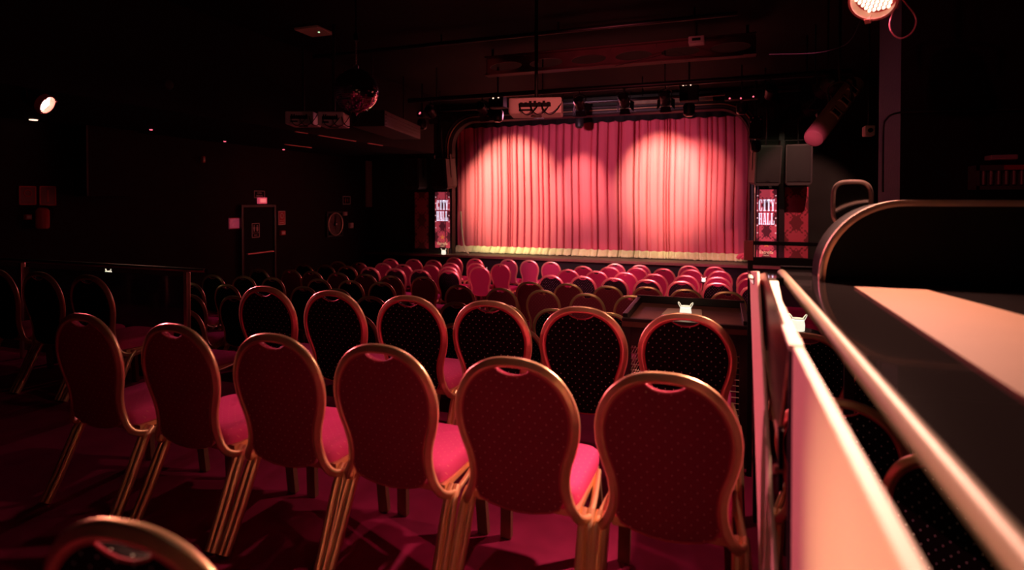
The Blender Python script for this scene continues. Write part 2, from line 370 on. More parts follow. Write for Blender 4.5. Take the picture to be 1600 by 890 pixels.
def make_chair(kind):
    fab = REDF if kind == 'red' else BLKF
    t = thing('banquet_chair', 'x', 'chair')
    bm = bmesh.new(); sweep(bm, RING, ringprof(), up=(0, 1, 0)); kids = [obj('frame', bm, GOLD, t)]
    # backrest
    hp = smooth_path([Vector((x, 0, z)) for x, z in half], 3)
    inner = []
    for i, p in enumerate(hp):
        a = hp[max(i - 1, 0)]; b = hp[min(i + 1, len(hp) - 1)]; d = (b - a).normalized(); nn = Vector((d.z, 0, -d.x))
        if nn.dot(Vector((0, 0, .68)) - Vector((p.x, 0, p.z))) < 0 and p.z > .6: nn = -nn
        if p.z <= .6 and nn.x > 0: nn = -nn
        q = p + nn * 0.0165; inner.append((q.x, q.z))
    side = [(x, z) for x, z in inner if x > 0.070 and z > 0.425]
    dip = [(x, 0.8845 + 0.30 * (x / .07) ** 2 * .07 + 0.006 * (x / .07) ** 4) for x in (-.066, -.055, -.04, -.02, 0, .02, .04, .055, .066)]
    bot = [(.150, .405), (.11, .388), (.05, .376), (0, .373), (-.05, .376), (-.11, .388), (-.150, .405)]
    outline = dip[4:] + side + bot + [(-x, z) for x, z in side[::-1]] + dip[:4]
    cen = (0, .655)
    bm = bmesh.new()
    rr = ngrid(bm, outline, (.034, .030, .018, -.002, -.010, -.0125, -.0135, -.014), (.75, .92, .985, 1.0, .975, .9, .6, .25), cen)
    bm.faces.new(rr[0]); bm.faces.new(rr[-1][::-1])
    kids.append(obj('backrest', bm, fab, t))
    P = smooth_path([Vector((cen[0] + (x - cen[0]) * .99, -.0085 + by(z), cen[1] + (z - cen[1]) * .99)) for x, z in outline], 1, True)
    bm = bmesh.new(); sweep(bm, P, circ(.0035, 6), closed=True); kids.append(obj('piping', bm, PIPE, kids[1]))
    # seat cushion
    so = []
    W, D = .213, .225
    for i in range(40):
        a = 2 * PI * i / 40; c, s = math.cos(a), math.sin(a); e = 0.32
        x = W * abs(c) ** e * (1 if c >= 0 else -1); y = D * abs(s) ** e * (1 if s >= 0 else -1)
        x *= (0.93 + 0.07 * (y + D) / (2 * D)); so.append((x, .255 + y))
    bm = bmesh.new(); rings = []
    for s, z in ((.9, .385), (.985, .388), (1, .40), (1.0, .43), (.975, .45), (.92, .462), (.75, .472), (.4, .478), (.1, .479)):
        rings.append([bm.verts.new((x * s, .255 + (y - .255) * s, z - .012 * max(0, (y - .35) / .13) ** 2 * (1 if z > .44 else 0))) for x, y in so])
    for a, b in zip(rings, rings[1:]):
        for i in range(40): bm.faces.new((a[i], a[(i + 1) % 40], b[(i + 1) % 40], b[i]))
    bm.faces.new(rings[0][::-1]); bm.faces.new(rings[-1])
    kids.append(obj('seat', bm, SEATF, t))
    bm = cboxes(((-.19, .40, .355), (.19, .42, .386)), ((-.19, .06, .355), (.19, .08, .386)), ((-.205, .06, .362), (-.185, .42, .386)), ((.185, .06, .362), (.205, .42, .386)))
    kids.append(obj('seat_frame', bm, GOLD, t))
    for s in (-1, 1):
        # rear leg: two ribs side by side, swept back
        bm = bmesh.new()
        for k in (-1, 1):
            pts = [(s * .228 + k * .011, .10, .372), (s * .230 + k * .014, .062, .335), (s * .232 + k * .0155, .02, .25), (s * .236 + k * .0145, -.04, .12), (s * .240 + k * .013, -.10, .004)]
            sweep(bm, smooth_path(pts, 4), circ(.0165, 10, 1.0, 1.1), up=(1, 0, 0))
        for k in (0,):
            pts = [(s * .228, .092, .360), (s * .232, .062, .335), (s * .236, .02, .25), (s * .240, -.04, .12), (s * .244, -.10, .004)]
            sweep(bm, smooth_path(pts, 4), circ(.010, 8), up=(1, 0, 0))
        kids.append(obj('leg', bm, GOLD, t))
        bm = bmesh.new()
        sweep(bm, smooth_path([(s * .190, .395, .372), (s * .200, .412, .2), (s * .208, .428, .004)], 3), [(-.014, -.024), (.014, -.024), (.017, -.009), (.014, 0), (.017, .009), (.014, .024), (-.014, .024), (-.017, 0)], up=(0, 1, 0))
        kids.append(obj('leg', bm, LEGD, t))
    return t, kids
PROTO = {}
def place_chair(X, Y, z, rot, kind, label, group, tilt=0.0):
    """X, Y: where the top of the back stands"""
    off = 0.51 * LEAN
    if kind not in PROTO: PROTO[kind] = [make_chair(kind), False]
    (t0, kids), used = PROTO[kind]
    if not used: t = t0; PROTO[kind][1] = True
    else:
        t = t0.copy(); COL.objects.link(t)
        back = None
        for k in kids:
            c = k.copy(); COL.objects.link(c); c.parent = back if k.name.startswith('piping') else t
            if k.name.startswith('backrest'): back = c
    t.location = (X - off * math.sin(rot), Y + off * math.cos(rot), z)
    t.rotation_euler = (-tilt, 0, rot)
    t['label'] = label; t['group'] = group
    return t
ORD = ['first', 'second', 'third', 'fourth', 'fifth', 'sixth', 'seventh', 'eighth', 'ninth', 'tenth', 'eleventh', 'twelfth']
def jit(a=2.0): return R(random.uniform(-a, a))
# nearest full row, on the platform
xs = [-2.87, -2.255, -1.71, -1.205, -.673, -.161]
ys = [1.88, 1.86, 1.86, 1.86, 1.86, 1.86]
lab = ['leftmost in the nearest full row', 'second from the left in the nearest full row', 'third from the left in the nearest full row', 'third from the right in the nearest full row', 'second from the right in the nearest full row', 'largest in the photo, right end of the nearest full row']
for x, y, l in zip(xs, ys, lab): place_chair(x, y, 0, jit(1.2), 'red', 'red banquet chair ' + l, 'chairs in the nearest full row')
# second row
xs = [-5.36, -4.85, -4.31, -2.70, -2.19, -1.666, -1.17, -.663, -.154]
for i, x in enumerate(xs):
    l = ('black dotted banquet chair, %s in the far left trio of the second row' % ORD[i]) if i < 3 else \
        ('black dotted banquet chair, %s of six from the left, second row' % ORD[i - 3])
    if i == 8: l = 'black dotted banquet chair in front of the mesh sided table, second row right end'
    place_chair(x, 2.87, 0, jit(1.0), 'black', l, 'chairs in the second row')
place_chair(-.94, .684, 0, R(4), 'black', 'blurred dark banquet chair in the bottom left corner, nearest to the viewer', 'chair behind the nearest row')
# hall chairs: the top of each back as seen, standing on the raked floor
def hall(px, py):
    Y = 8.0
    for _ in range(40):
        top = hall_z(Y) + .942; p = at(px, py, Z=top); Y = 0.5 * Y + 0.5 * p.y
    return p.x, p.y
HALL = [
 ('r', 'black', 'the row just beyond the second row', [(561, 493), (634, 499), (708, 506), (795, 512)]),
 ('r', 'black', 'the row left of the mesh table', [(575, 463.5), (648, 468.5), (706, 473), (788, 478), (863, 483), (950, 489)]),
 ('r', 'red', 'the reddish row just behind the table', [(715, 446), (781, 450.5), (847, 453.5), (916, 459), (989, 462), (1058.5, 465), (1131, 468)]),
 ('r', 'red', 'the maroon row, sixth before the stage', [(827, 440.5), (887, 443), (952, 447), (1010, 448), (1074, 452), (1136, 455.5)]),
 ('r', 'black', 'the black row of the right block', [(864, 430), (911, 431.5), (960, 434), (1014, 436.5), (1067, 439), (1120, 441.5), (1173, 446)]),
 ('r', 'red', 'the right block, fourth row from stage', [(887, 421), (932.5, 423.5), (979, 425.5), (1026, 428), (1071, 430), (1122, 432.5), (1169, 434)]),
 ('r', 'red', 'the right block, third row from stage', [(915, 416), (953, 417), (994, 418), (1037.5, 419.5), (1079, 421), (1125, 423), (1168, 425.5)]),
 ('r', 'red', 'the right block, second row from stage', [(961, 412), (1000, 414), (1077, 415), (1118, 416.5)]),
 ('m', 'red', 'the front row beside the centre aisle', [(708, 402), (741, 404), (793, 405), (826, 406.5), (860, 409)]),
 ('m', 'red', 'the aisle column second row', [(707, 410.5), (743, 411), (775, 412)]),
 ('m', 'red', 'the aisle column third row', [(699, 416.5), (735, 416)]),
 ('l', 'red', 'the left block front row', [(610, 404), (642, 404.5), (675, 406)]),
 ('l', 'red', 'the left block second row', [(531, 408.5), (563, 410), (598, 411), (630, 413), (666, 413.5)]),
 ('l', 'black', 'the left block third row, dark backs', [(473, 412), (504, 413.5), (540, 415.5), (577, 417.5), (615, 419), (655, 421), (695, 422)]),
 ('l', 'red', 'the left block fourth row', [(448, 421), (487, 424), (525, 426), (564, 428), (606, 431), (650, 432)]),
 ('l', 'black', 'the left block fifth row', [(500, 436), (543, 438), (587, 440.5)]),
 ('d', 'black', 'the dark left side, far line', [(338, 430), (374, 431), (412, 421), (413, 433)]),
 ('d', 'black', 'the dark left side, middle line', [(320, 444), (359, 445), (455, 447), (500, 450), (404, 446)]),
 ('d', 'black', 'the dark left side, near line', [(300, 461), (350, 462)]),
 ('g', 'black', 'the pair behind the left glass rail', [(205, 478), (262, 487)]),
]
tilt = math.atan(HS)
SEATS = [list(hall(px, py)) for b_, k_, ph_, L in HALL for px, py in sorted(L)]
for it in range(60):
    for i in range(len(SEATS)):
        for j in range(i + 1, len(SEATS)):
            A, B = SEATS[i], SEATS[j]; dx = B[0] - A[0]; dy = B[1] - A[1]
            ox = .515 - abs(dx); oy = .70 - abs(dy)
            if ox > 0 and oy > 0:
                k = 0 if ox < oy else 1; m = (ox, oy)[k] * .25 * (1 if (dx, dy)[k] > 0 else -1)
                A[k] -= m; B[k] += m
    for A in SEATS: A[1] = min(max(A[1], 4.45 if A[0] > -1.45 else 3.95), 13.35)
seat_i = 0
for blk, kind, phrase, L in HALL:
    for i, (px, py) in enumerate(sorted(L)):
        X, Y = SEATS[seat_i]; seat_i += 1
        z = hall_z(Y + .25)
        l = '%s banquet chair, %s from left in %s' % ('black dotted' if kind == 'black' else 'red', ORD[i], phrase)
        place_chair(X, Y, z + .003, jit(2.2), kind, l, 'chairs in ' + phrase, tilt)
# chairs beyond the partition on the right
for px, py, zc, r, l in ((1262, 521, 3.3, -8, 'dark banquet chair beyond the partition, next to the right hand lantern'),
                      (1315, 629, 2.2, -10, 'dark banquet chair beyond the partition, gold arc crossing the bright panel top'),
                      (1402, 590, 2.72, -30, 'dark banquet chair seen under the counter edge, upper one'),
                      (1512, 738, 1.68, -34, 'dark banquet chair seen under the counter edge, lower one')):
    p = at(px, py, zc=zc)
    place_chair(p.x, p.y, -.22, R(r), 'black', l, 'chairs beyond the partition')

# ------------------------------------------------------------------ curtain
X0, X1, ZB, ZT = -7.12, 0.80, 0.06, 3.80
rs = random.Random(3)
edges = [X0]; depth = [.1]
while edges[-1] < X1:
    edges.append(edges[-1] + rs.choice([.07, .10, .14, .19, .24, .30]) * rs.uniform(.85, 1.15)); 
    depth.append(rs.choice([.05, .08, .10, .16, .22, .24]) * (0.35 if edges[-1] > -1.9 else 1.0))
def curt_y(x, z):
    xx = x + 0.015 * math.sin(z * 1.7 + x * .7)
    for i in range(len(edges) - 1):
        if edges[i] <= xx < edges[i + 1]: break
    wd = edges[i + 1] - edges[i]; t = (xx - edges[i]) / wd
    f0 = math.exp(-(t * wd / .014) ** 2); f1 = math.exp(-((1 - t) * wd / .014) ** 2)
    y = f0 * depth[i] + f1 * depth[i + 1]
    y += -0.045 * math.sin(PI * t) ** 1.0 * min(1, wd / .25) + 0.012 * math.sin(x * 5 + 1) + .006 * math.sin(x * 43 + z)
    return 15.0 + y
def curtain_mesh(z0, z1, nz, nx=2200, dy=0.0, wav=0.0):
    bm = bmesh.new(); rows = []
    for j in range(nz + 1):
        z = z0 + (z1 - z0) * j / nz
        rows.append([bm.verts.new((X0 + (X1 - X0) * i / nx, curt_y(X0 + (X1 - X0) * i / nx, z) + dy + (wav * ((i % 3) - 1)), z)) for i in range(nx + 1)])
    for a, b in zip(rows, rows[1:]):
        for i in range(nx): bm.faces.new((a[i], a[i + 1], b[i + 1], b[i]))
    return bm
ct = obj('stage_curtain', curtain_mesh(ZB + .05, ZT, 14), CURTF); tag(ct, 'tall pleated red velvet stage curtain hanging closed in the stage opening', 'curtain')
fr = curtain_mesh(ZB - .035, ZB + .125, 3, 1500, -.03, .010)
rs = random.Random(5)
for v in fr.verts:
    if v.co.z < ZB: v.co.z += rs.uniform(-.015, .015); v.co.y += rs.uniform(-.02, .02) - .02
    elif v.co.z > ZB + .12: v.co.z += .008 * math.sin(v.co.x * 31)
for v in fr.verts: v.co.y -= .14 * (ZB + .125 - v.co.z) / .16  # flared forward so the fringe catches the added top lamps
obj('fringe', fr, FRING, ct, label='cream bullion fringe')
bm = tube(bmesh.new(), [(X0 - .0, 15.0, ZT - .02), (X1, 15.0, ZT - .02)], .025, raw=True); obj('curtain_rail', bm, DARKM, ct)
# tied cord left of the curtain and bundle at its right end
bm = tube(bmesh.new(), [at(720, 330, Y=14.44), at(722, 360, Y=14.42), at(726, 388, Y=14.40), at(732, 396, Y=14.38)], .022); 
tag(obj('curtain_rope', bm, FRING), 'pale rope hanging at the left end of the stage curtain', 'rope')
bm = bmesh.new()
for k in range(5):
    a = at(1153 + k * 3, 404 - (k % 2) * 3, Y=14.45); b = at(1160 + k * 2, 398 + (k % 3) * 2, Y=14.5)
    sweep(bm, smooth_path([a, (a + b) / 2 + Vector((0, -.03, .03)), b], 4), circ(.045, 8))
tag(obj('cloth_bundle', bm, CURTF), 'crumpled red cloth lying on the stage floor at the curtain right end', 'cloth')
# black border above the curtain
bm = bmesh.new(); n = 160
r0 = [bm.verts.new((-7.05 + 7.75 * i / n, 14.86 + .03 * math.sin(i * .9), ZC - .2)) for i in range(n + 1)]
r1 = [bm.verts.new((-7.05 + 7.75 * i / n, 14.86 + .03 * math.sin(i * .9), 3.50 + .02 * math.sin(i * .9))) for i in range(n + 1)]
for i in range(n): bm.faces.new((r0[i], r0[i + 1], r1[i + 1], r1[i]))
o = obj('curtain_border', bm, BLACK); sm = o.modifiers.new('solid', 'SOLIDIFY'); sm.thickness = .01
tag(o, 'black cloth border hanging across the top of the stage curtain', 'curtain')

# ------------------------------------------------------------------ screens and damask panels
GLY = {  # condensed slab letters in a 1 x 2 cell, boxes x0,z0,x1,z1
 'C': [(.08, .2, .38, 1.8), (.2, 0, .8, .14), (.2, 1.86, .8, 2), (.74, .1, .92, .6), (.74, 1.4, .92, 1.9)],
 'I': [(.32, .1, .68, 1.9), (.12, 0, .88, .13), (.12, 1.87, .88, 2)],
 'T': [(.34, .1, .68, 2), (.02, 1.86, .98, 2), (.0, 1.5, .12, 1.9), (.88, 1.5, 1, 1.9), (.2, 0, .82, .13)],
 'Y': [(.34, .1, .68, 1.0), (.2, 0, .82, .13), (.0, 1.87, .42, 2), (.62, 1.87, 1, 2)],
 'H': [(.08, .1, .38, 1.9), (.66, .1, .9, 1.9), (.0, 0, .46, .13), (.56, 0, 1, .13), (.0, 1.87, .46, 2), (.56, 1.87, 1, 2), (.3, .92, .7, 1.06)],
 'A': [(.22, 1.87, .8, 2), (.0, 0, .4, .13), (.56, 0, 1, .13), (.3, .5, .72, .62)],
 'L': [(.1, .1, .42, 1.9), (.0, 0, .9, .13), (.0, 1.87, .54, 2), (.8, .1, .95, .7)],
}
DIAG = {'Y': [((.2, 1.9), (.46, .95), .28), ((.82, 1.9), (.58, .95), .14)], 'A': [((.18, .1), (.46, 1.9), .14), ((.80, .1), (.58, 1.9), .28)]}
def letters(bm, text, x, z, w, h, y=0, gap=.12, d=.006):
    cw = w / (len(text) + gap * (len(text) - 1))
    for i, ch in enumerate(text):
        ox = x + i * cw * (1 + gap)
        for a, b, c, e in GLY[ch]: box(bm, (ox + a * cw, y - d, z + b * h / 2), (ox + c * cw, y, z + e * h / 2))
        for p, q, t in DIAG.get(ch, ()):
            A = [(ox + (p[0] - t / 2) * cw, z + p[1] * h / 2), (ox + (p[0] + t / 2) * cw, z + p[1] * h / 2), (ox + (q[0] + t / 2) * cw, z + q[1] * h / 2), (ox + (q[0] - t / 2) * cw, z + q[1] * h / 2)]
            f = [bm.verts.new((u, y - d, v)) for u, v in A]; g = [bm.verts.new((u, y, v)) for u, v in A]
            bm.faces.new(f); bm.faces.new(g[::-1])
            for k in range(4): bm.faces.new((f[k], g[k], g[(k + 1) % 4], f[(k + 1) % 4]))
def text_mesh(s, size, m, parent, loc, rot=(PI / 2, 0, 0), sx=1.0, name='lettering'):
    cu = bpy.data.curves.new('t', 'FONT'); cu.body = s; cu.size = size; cu.extrude = .001; cu.align_x = 'CENTER'; cu.align_y = 'CENTER'
    to = bpy.data.objects.new('t', cu); COL.objects.link(to); dg = bpy.context.evaluated_depsgraph_get(); dg.update()
    me = bpy.data.meshes.new_from_object(to.evaluated_get(dg)); bpy.data.objects.remove(to)
    me.materials.clear(); me.materials.append(m); me.name = name
    o = bpy.data.objects.new(name, me); COL.objects.link(o); o.parent = parent; o.location = loc; o.rotation_euler = rot; o.scale = (sx, 1, 1)
    return o
def star(bm, c, r, d=.004):
    A = []
    for i in range(10):
        rr = r if i % 2 == 0 else r * .42; a = PI / 2 + i * PI / 5; A.append((c[0] + rr * math.cos(a), c[2] + rr * math.sin(a)))
    f = [bm.verts.new((u, c[1] - d, v)) for u, v in A]; g = [bm.verts.new((u, c[1], v)) for u, v in A]
    bm.faces.new(f); bm.faces.new(g[::-1])
    for k in range(10): bm.faces.new((f[k], g[k], g[(k + 1) % 10], f[(k + 1) % 10]))
def panel_rect(x0, x1, y0, y1, Y):
    a = at(x0, y1, Y=Y); b = at(x1, y0, Y=Y); a2 = at((x0 + x1) / 2, y1, Y=Y); b2 = at((x0 + x1) / 2, y0, Y=Y)
    return a.x, b.x, a2.z, b2.z
YS = 14.40
def screen(rect, label, dim):
    x0, x1, z0, z1 = rect; W = x1 - x0; H = z1 - z0
    t = thing('display_screen', label, 'screen', (x0 + W / 2, YS, z0), group='tall screens beside the stage')
    bm = bmesh.new(); box(bm, (-W / 2, 0, 0), (W / 2, .06, H)); scr = obj('screen', bm, SCREEND if dim else SCREEN, t, smooth=False)
    obj('casing', cboxes(((-W / 2 - .03, .015, -.03), (-W / 2, .09, H + .03)), ((W / 2, .015, -.03), (W / 2 + .03, .09, H + .03)), ((-W / 2, .015, -.03), (W / 2, .09, 0)), ((-W / 2, .015, H), (W / 2, .09, H + .03)), ((-W / 2, .061, 0), (W / 2, .09, H))), BLACK, t, smooth=False)
    bm = bmesh.new(); lw = W * .80; lh = H * .168
    letters(bm, 'CITY', -lw / 2, H * .685, lw, lh, 0); letters(bm, 'HALL', -lw / 2, H * .485, lw, lh, 0)
    obj('lettering', bm, LETTER, scr, smooth=False, label='white letters CITY HALL')
    bm = bmesh.new(); star(bm, (0, 0, H * .19), W * .17); obj('star_logo', bm, STARM, scr, smooth=False)
    text_mesh('Estrella', W * .24, LOGO, scr, (0, -.002, H * .075))
    text_mesh('DAMM', W * .10, LOGO, scr, (0, -.002, H * .028))
    for s in (-1, 1):
        for k in range(6):
            bm = bmesh.new(); bmesh.ops.create_icosphere(bm, subdivisions=2, radius=.016, matrix=Matrix.Translation((s * W * .46, -.004, H * (.36 + .11 * k)))); obj('bulb', bm, BULB, scr)
    return t
screen(panel_rect(1182.5, 1213.5, 296, 402, YS), 'tall lit screen reading CITY HALL right of the stage opening', False)
screen(panel_rect(680, 702.5, 300, 387, YS), 'tall lit screen reading CITY HALL left of the stage opening', False)
for r, l in ((panel_rect(1226, 1263, 292, 403, YS + .05), 'red damask wallpaper panel right of the right hand screen'), (panel_rect(648, 670, 300, 388, YS + .05), 'dim red damask wallpaper panel left of the left hand screen')):
    x0, x1, z0, z1 = r; W = x1 - x0; H = z1 - z0
    t = thing('damask_panel', l, 'wall panel', (x0 + W / 2, YS + .05, z0))
    obj('wallpaper', cboxes(((-W / 2, 0, 0), (W / 2, .04, H))), DAMW, t, smooth=False)
    obj('batten', cboxes(((-W / 2 - .02, -.01, -.02), (-W / 2, .045, H + .02)), ((W / 2, -.01, -.02), (W / 2 + .02, .045, H + .02))), BLKW, t, smooth=False)
struct('trim_8', cboxes(((at(1214, 350, Y=YS).x + .035, YS - .03, 0), (at(1225, 350, Y=YS).x - .0, YS + .098, 3.2))), BLKW)
spot('panel_light', (2.0, 11.2, 3.9), (1.6, 14.4, .9), 330, (1.0, 0.32, 0.32), 44, 0.5, .04)
# ------------------------------------------------------------------ loudspeakers
def speaker(px0, px1, py0, py1, Y, yaw, pitch, label):
    c = at((px0 + px1) / 2, (py0 + py1) / 2, Y=Y); zc = (c.y * math.cos(YAW) - c.x * math.sin(YAW))
    W = (px1 - px0) / F * zc * .9; H = (py1 - py0) / F * zc * .96; D = .42
    t = thing('hanging_loudspeaker', label, 'loudspeaker', c, (R(pitch), 0, R(yaw)))
    bm = bmesh.new(); prism(bm, [(-W / 2, -H / 2 + .06), (-W / 2 + .05, -H / 2), (W / 2 - .05, -H / 2), (W / 2, -H / 2 + .06), (W / 2, H / 2 - .02), (W / 2 - .02, H / 2), (-W / 2 + .02, H / 2), (-W / 2, H / 2 - .02)], D, 'y')
    obj('cabinet', bm, GREYP, t, smooth=False, bevel=.01)
    bm = cboxes(((-W / 2 + .03, -.02, -H / 2 + .08), (W / 2 - .03, -.003, H / 2 - .03))); obj('grille', bm, GRILLE, t, smooth=False, bevel=.008)
    obj('badge', cboxes(((-.03, -.024, -H / 2 + .095), (.03, -.0205, -H / 2 + .12))), DARKM, t, smooth=False)
    top = ZC - .01 if c.x > -6.8 else ZC - .01
    bm = bmesh.new(); M = Matrix.Rotation(R(pitch), 3, 'X')
    tube(bm, [(0, D / 2, H / 2 - .02), (0, D / 2 + .02, (top - c.z) * .6), (0, D / 2 + .02 + math.sin(R(pitch)) * (top - c.z), top - c.z)], .02)
    for s in (-1, 1): box(bm, (s * (W / 2 + .012) - .006, D / 2 - .03, -.1), (s * (W / 2 + .012) + .006, D / 2 + .03, H / 2 + .1))
    box(bm, (-W / 2 - .018, D / 2 - .03, H / 2 + .09), (W / 2 + .018, D / 2 + .03, H / 2 + .105))
    obj('bracket', bm, DARKM, t)
    return t
speaker(1178, 1222, 226, 292, 13.7, 14, 8, 'tilted hanging loudspeaker nearest the stage opening, right side')
speaker(1227, 1269, 224, 291, 13.7, -2, 3, 'upright hanging loudspeaker above the right damask wallpaper panel')
speaker(669, 703, 247, 297, 13.9, -12, 7, 'tilted hanging loudspeaker nearest the stage opening, left side')
speaker(628, 658, 246, 297, 13.9, -4, 2, 'dim hanging loudspeaker furthest left beside the stage')

# ------------------------------------------------------------------ disco ball
zc = 7.0; c = at(557.5, 142.5, zc=zc); rb = 34 * zc / F
t = thing('mirror_ball', 'mirror tiled disco ball hanging from the ceiling left of the stage', 'disco ball', c)
bm = bmesh.new(); bmesh.ops.create_uvsphere(bm, u_segments=56, v_segments=34, radius=rb)
rs = random.Random(2)
res = bmesh.ops.inset_individual(bm, faces=[f for f in bm.faces if len(f.verts) == 4], thickness=.0022, depth=0)
inner_f = set(f for f in bm.faces) - set(res['faces'])
for f in bm.faces: f.material_index = 1
for f in inner_f:
    f.material_index = 0
    a, b = rs.uniform(-.0007, .0007), rs.uniform(-.0007, .0007)
    n = f.normal.copy(); vs_ = list(f.verts)
    for k, v in enumerate(vs_): v.co += n * (.0006 + (a if k in (0, 1) else -a) + (b if k in (1, 2) else -b))
obj('ball', bm, [MIRROR, BLACK], t, smooth=False)
bm = cyl(bmesh.new(), (0, 0, rb - .01), (0, 0, rb + .04), .03); obj('cap', bm, STEEL, t)
bm = bmesh.new(); nl = 9
zt = ZC - c.z
for k in range(nl * 3):
    z = rb + .05 + k * .034
    if z > rb + .34: break
    M = Matrix.Translation((0, 0, z)) @ Matrix.Rotation((k % 2) * PI / 2, 4, 'Z')
    pts = [M @ Vector((.010 * math.cos(a), 0, .022 * math.sin(a))) for a in [2 * PI * i / 12 for i in range(12)]]
    sweep(bm, pts, circ(.0028, 5), closed=True)
obj('chain', bm, STEEL, t)
bm = cyl(bmesh.new(), (0, 0, rb + .34), (0, 0, rb + .42), .03); cyl(bm, (0, 0, rb + .42), (0, 0, zt), .01, n=8); obj('motor', bm, DARKM, t)

# ------------------------------------------------------------------ LED par lamps
def par_lamp(name_label, c, target, r, L, cellmat, power, color, cone, cable=None, grp='LED par lamps', rodz=None):
    d = (Vector(target) - c).normalized()
    q = d.to_track_quat('Z', 'Y')
    t = bpy.data.objects.new('par_lamp', None); COL.objects.link(t); t.location = c; t.rotation_euler = q.to_euler(); tag(t, name_label, 'stage lamp', grp)
    bm = lathe(bmesh.new(), [(r * .5, -L), (r * .8, -L * .8), (r * .93, -L * .3), (r * .97, -.004)], 32); obj('body', bm, DARKM, t)
    bm = bmesh.new(); m = 32
    for (ra, za, rb_, zb_) in ((r * .97, -.01, r, .055), (r, .055, r * .90, .055), (r * .90, .055, r * .88, .0), ):
        A = [bm.verts.new((ra * math.cos(2 * PI * i / m), ra * math.sin(2 * PI * i / m), za)) for i in range(m)]
        B = [bm.verts.new((rb_ * math.cos(2 * PI * i / m), rb_ * math.sin(2 * PI * i / m), zb_)) for i in range(m)]
        for i in range(m): bm.faces.new((A[i], A[(i + 1) % m], B[(i + 1) % m], B[i]))
    for a in (0.6, 2.5, 4.3): box(bm, (r * math.cos(a) - .012, r * math.sin(a) - .012, .02), (r * math.cos(a) + .012, r * math.sin(a) + .012, .062))
    obj('rim', bm, REDPAINT, t)
    bm = bmesh.new(); s = r * .185
    for i in range(-6, 7):
        for j in range(-6, 7):
            x = (i + (j % 2) * .5) * s * 1.06; y = j * s * .92
            if x * x + y * y < (r * .80) ** 2: bmesh.ops.create_cone(bm, cap_ends=True, segments=6, radius1=s * .42, radius2=s * .34, depth=.012, matrix=Matrix.Translation((x, y, .006)))
    obj('led_array', bm, cellmat, t)
    bm = cyl(bmesh.new(), (0, 0, -.003), (0, 0, .0), r * .9, n=32); obj('lens_plate', bm, REDP, t)
    # yoke: arms to a top bar and a clamp rod going up (world up brought into the lamp's own frame)
    inv = q.inverted(); up = inv @ Vector((0, 0, 1)); sd = up.cross(Vector((0, 0, 1))); sd = sd.normalized() if sd.length > 1e-3 else Vector((1, 0, 0))
    b0 = Vector((0, 0, -L * .45)); bm = bmesh.new()
    pts = [b0 + sd * (r * 1.12), b0 + sd * (r * 1.12) + up * r * 1.2, b0 + up * r * 1.35, b0 - sd * (r * 1.12) + up * r * 1.2, b0 - sd * (r * 1.12)]
    tube(bm, pts, .008, 8); top = (rodz or ZC) - c.z - (q @ b0).z
    cyl(bm, b0 + up * r * 1.33, b0 + up * top, .012, n=10)
    obj('yoke', bm, DARKM, t)
    if power: spot('par_or_fill_light', c + d * .066, target, power, color, cone, .9, .05)
    return t
REDPAINT = mat('lamp_rim', (0.75, 0.30, 0.24), 0.5)
c1 = at(1365, -6, zc=2.75)
par_lamp('bright round red LED par lamp at the top right edge', c1, (-.55, 1.0, .1), .104, .2, CELL, 100, (1.0, 0.46, 0.34), 125)
spot('par_or_fill_light', c1 + (Vector((-.55, 1.0, .1)) - c1).normalized() * .07, (.0, 1.25, .5), 660, (1.0, 0.46, 0.34), 74, 1.0, .05)
dd = (Vector((-.55, 1.0, .1)) - c1).normalized()
spot('par_or_fill_light', c1 + dd * .064, c1 + dd, 6.0, (1.0, 0.2, 0.28), 178, .1, .03)
c2 = at(69, 161, zc=6.2)
par_lamp('small bright LED par lamp high on the left side', c2, c2 + Vector((.80, .40, -.45)) , .105, .2, CELLR, 0, PINK, 100, rodz=ZC)
spot('par_or_fill_light', c2 + Vector((.20, .04, -.1)), (.15, 1.7, .75), 1300, (1.0, 0.16, 0.26), 26, .7, .05)
spot('par_or_fill_light', c2 + Vector((.20, .02, -.1)), (.15, .62, .80), 2600, (1.0, 0.50, 0.27), 9, .9, .05)
# loop of cable under the near lamp
pts = [at(1399, -12, zc=2.75), at(1394, 15, zc=2.72), at(1387, 38, zc=2.72), at(1392, 54, zc=2.72), at(1405, 61, zc=2.72), at(1420, 54, zc=2.72), at(1428, 38, zc=2.72), at(1424, 22, zc=2.73), at(1404, -4, zc=2.75), at(1398, -30, zc=2.75), Vector((at(1396, -60, zc=2.75).x, at(1396, -60, zc=2.75).y, ZC - .01))]
tag(obj('power_cable', tube(bmesh.new(), pts, .0032, 8), PINKC), 'pink lit loop of cable hanging under the near par lamp', 'cable')
for pts, l in (([at(1345, 25, zc=3.6), at(1330, 60, zc=3.8), at(1310, 75, zc=4.0), at(1270, 84, zc=4.2), at(1200, 86, zc=4.4)], 'thin dark cable running from the near par lamp leftwards'),
          ([at(1160, 87, zc=8.5), at(1100, 90, zc=8.5), at(1070, 86, zc=8.5), at(1050, 82, zc=8.5), at(1020, 90, zc=8.5), at(960, 104, zc=8.6)], 'black cable sagging along the castellated beam')):
    o = obj('ceiling_cable', tube(bmesh.new(), pts, .004, 8), CABLE); tag(o, l, 'cable')

# ------------------------------------------------------------------ things under the ceiling
YBM = 9.3
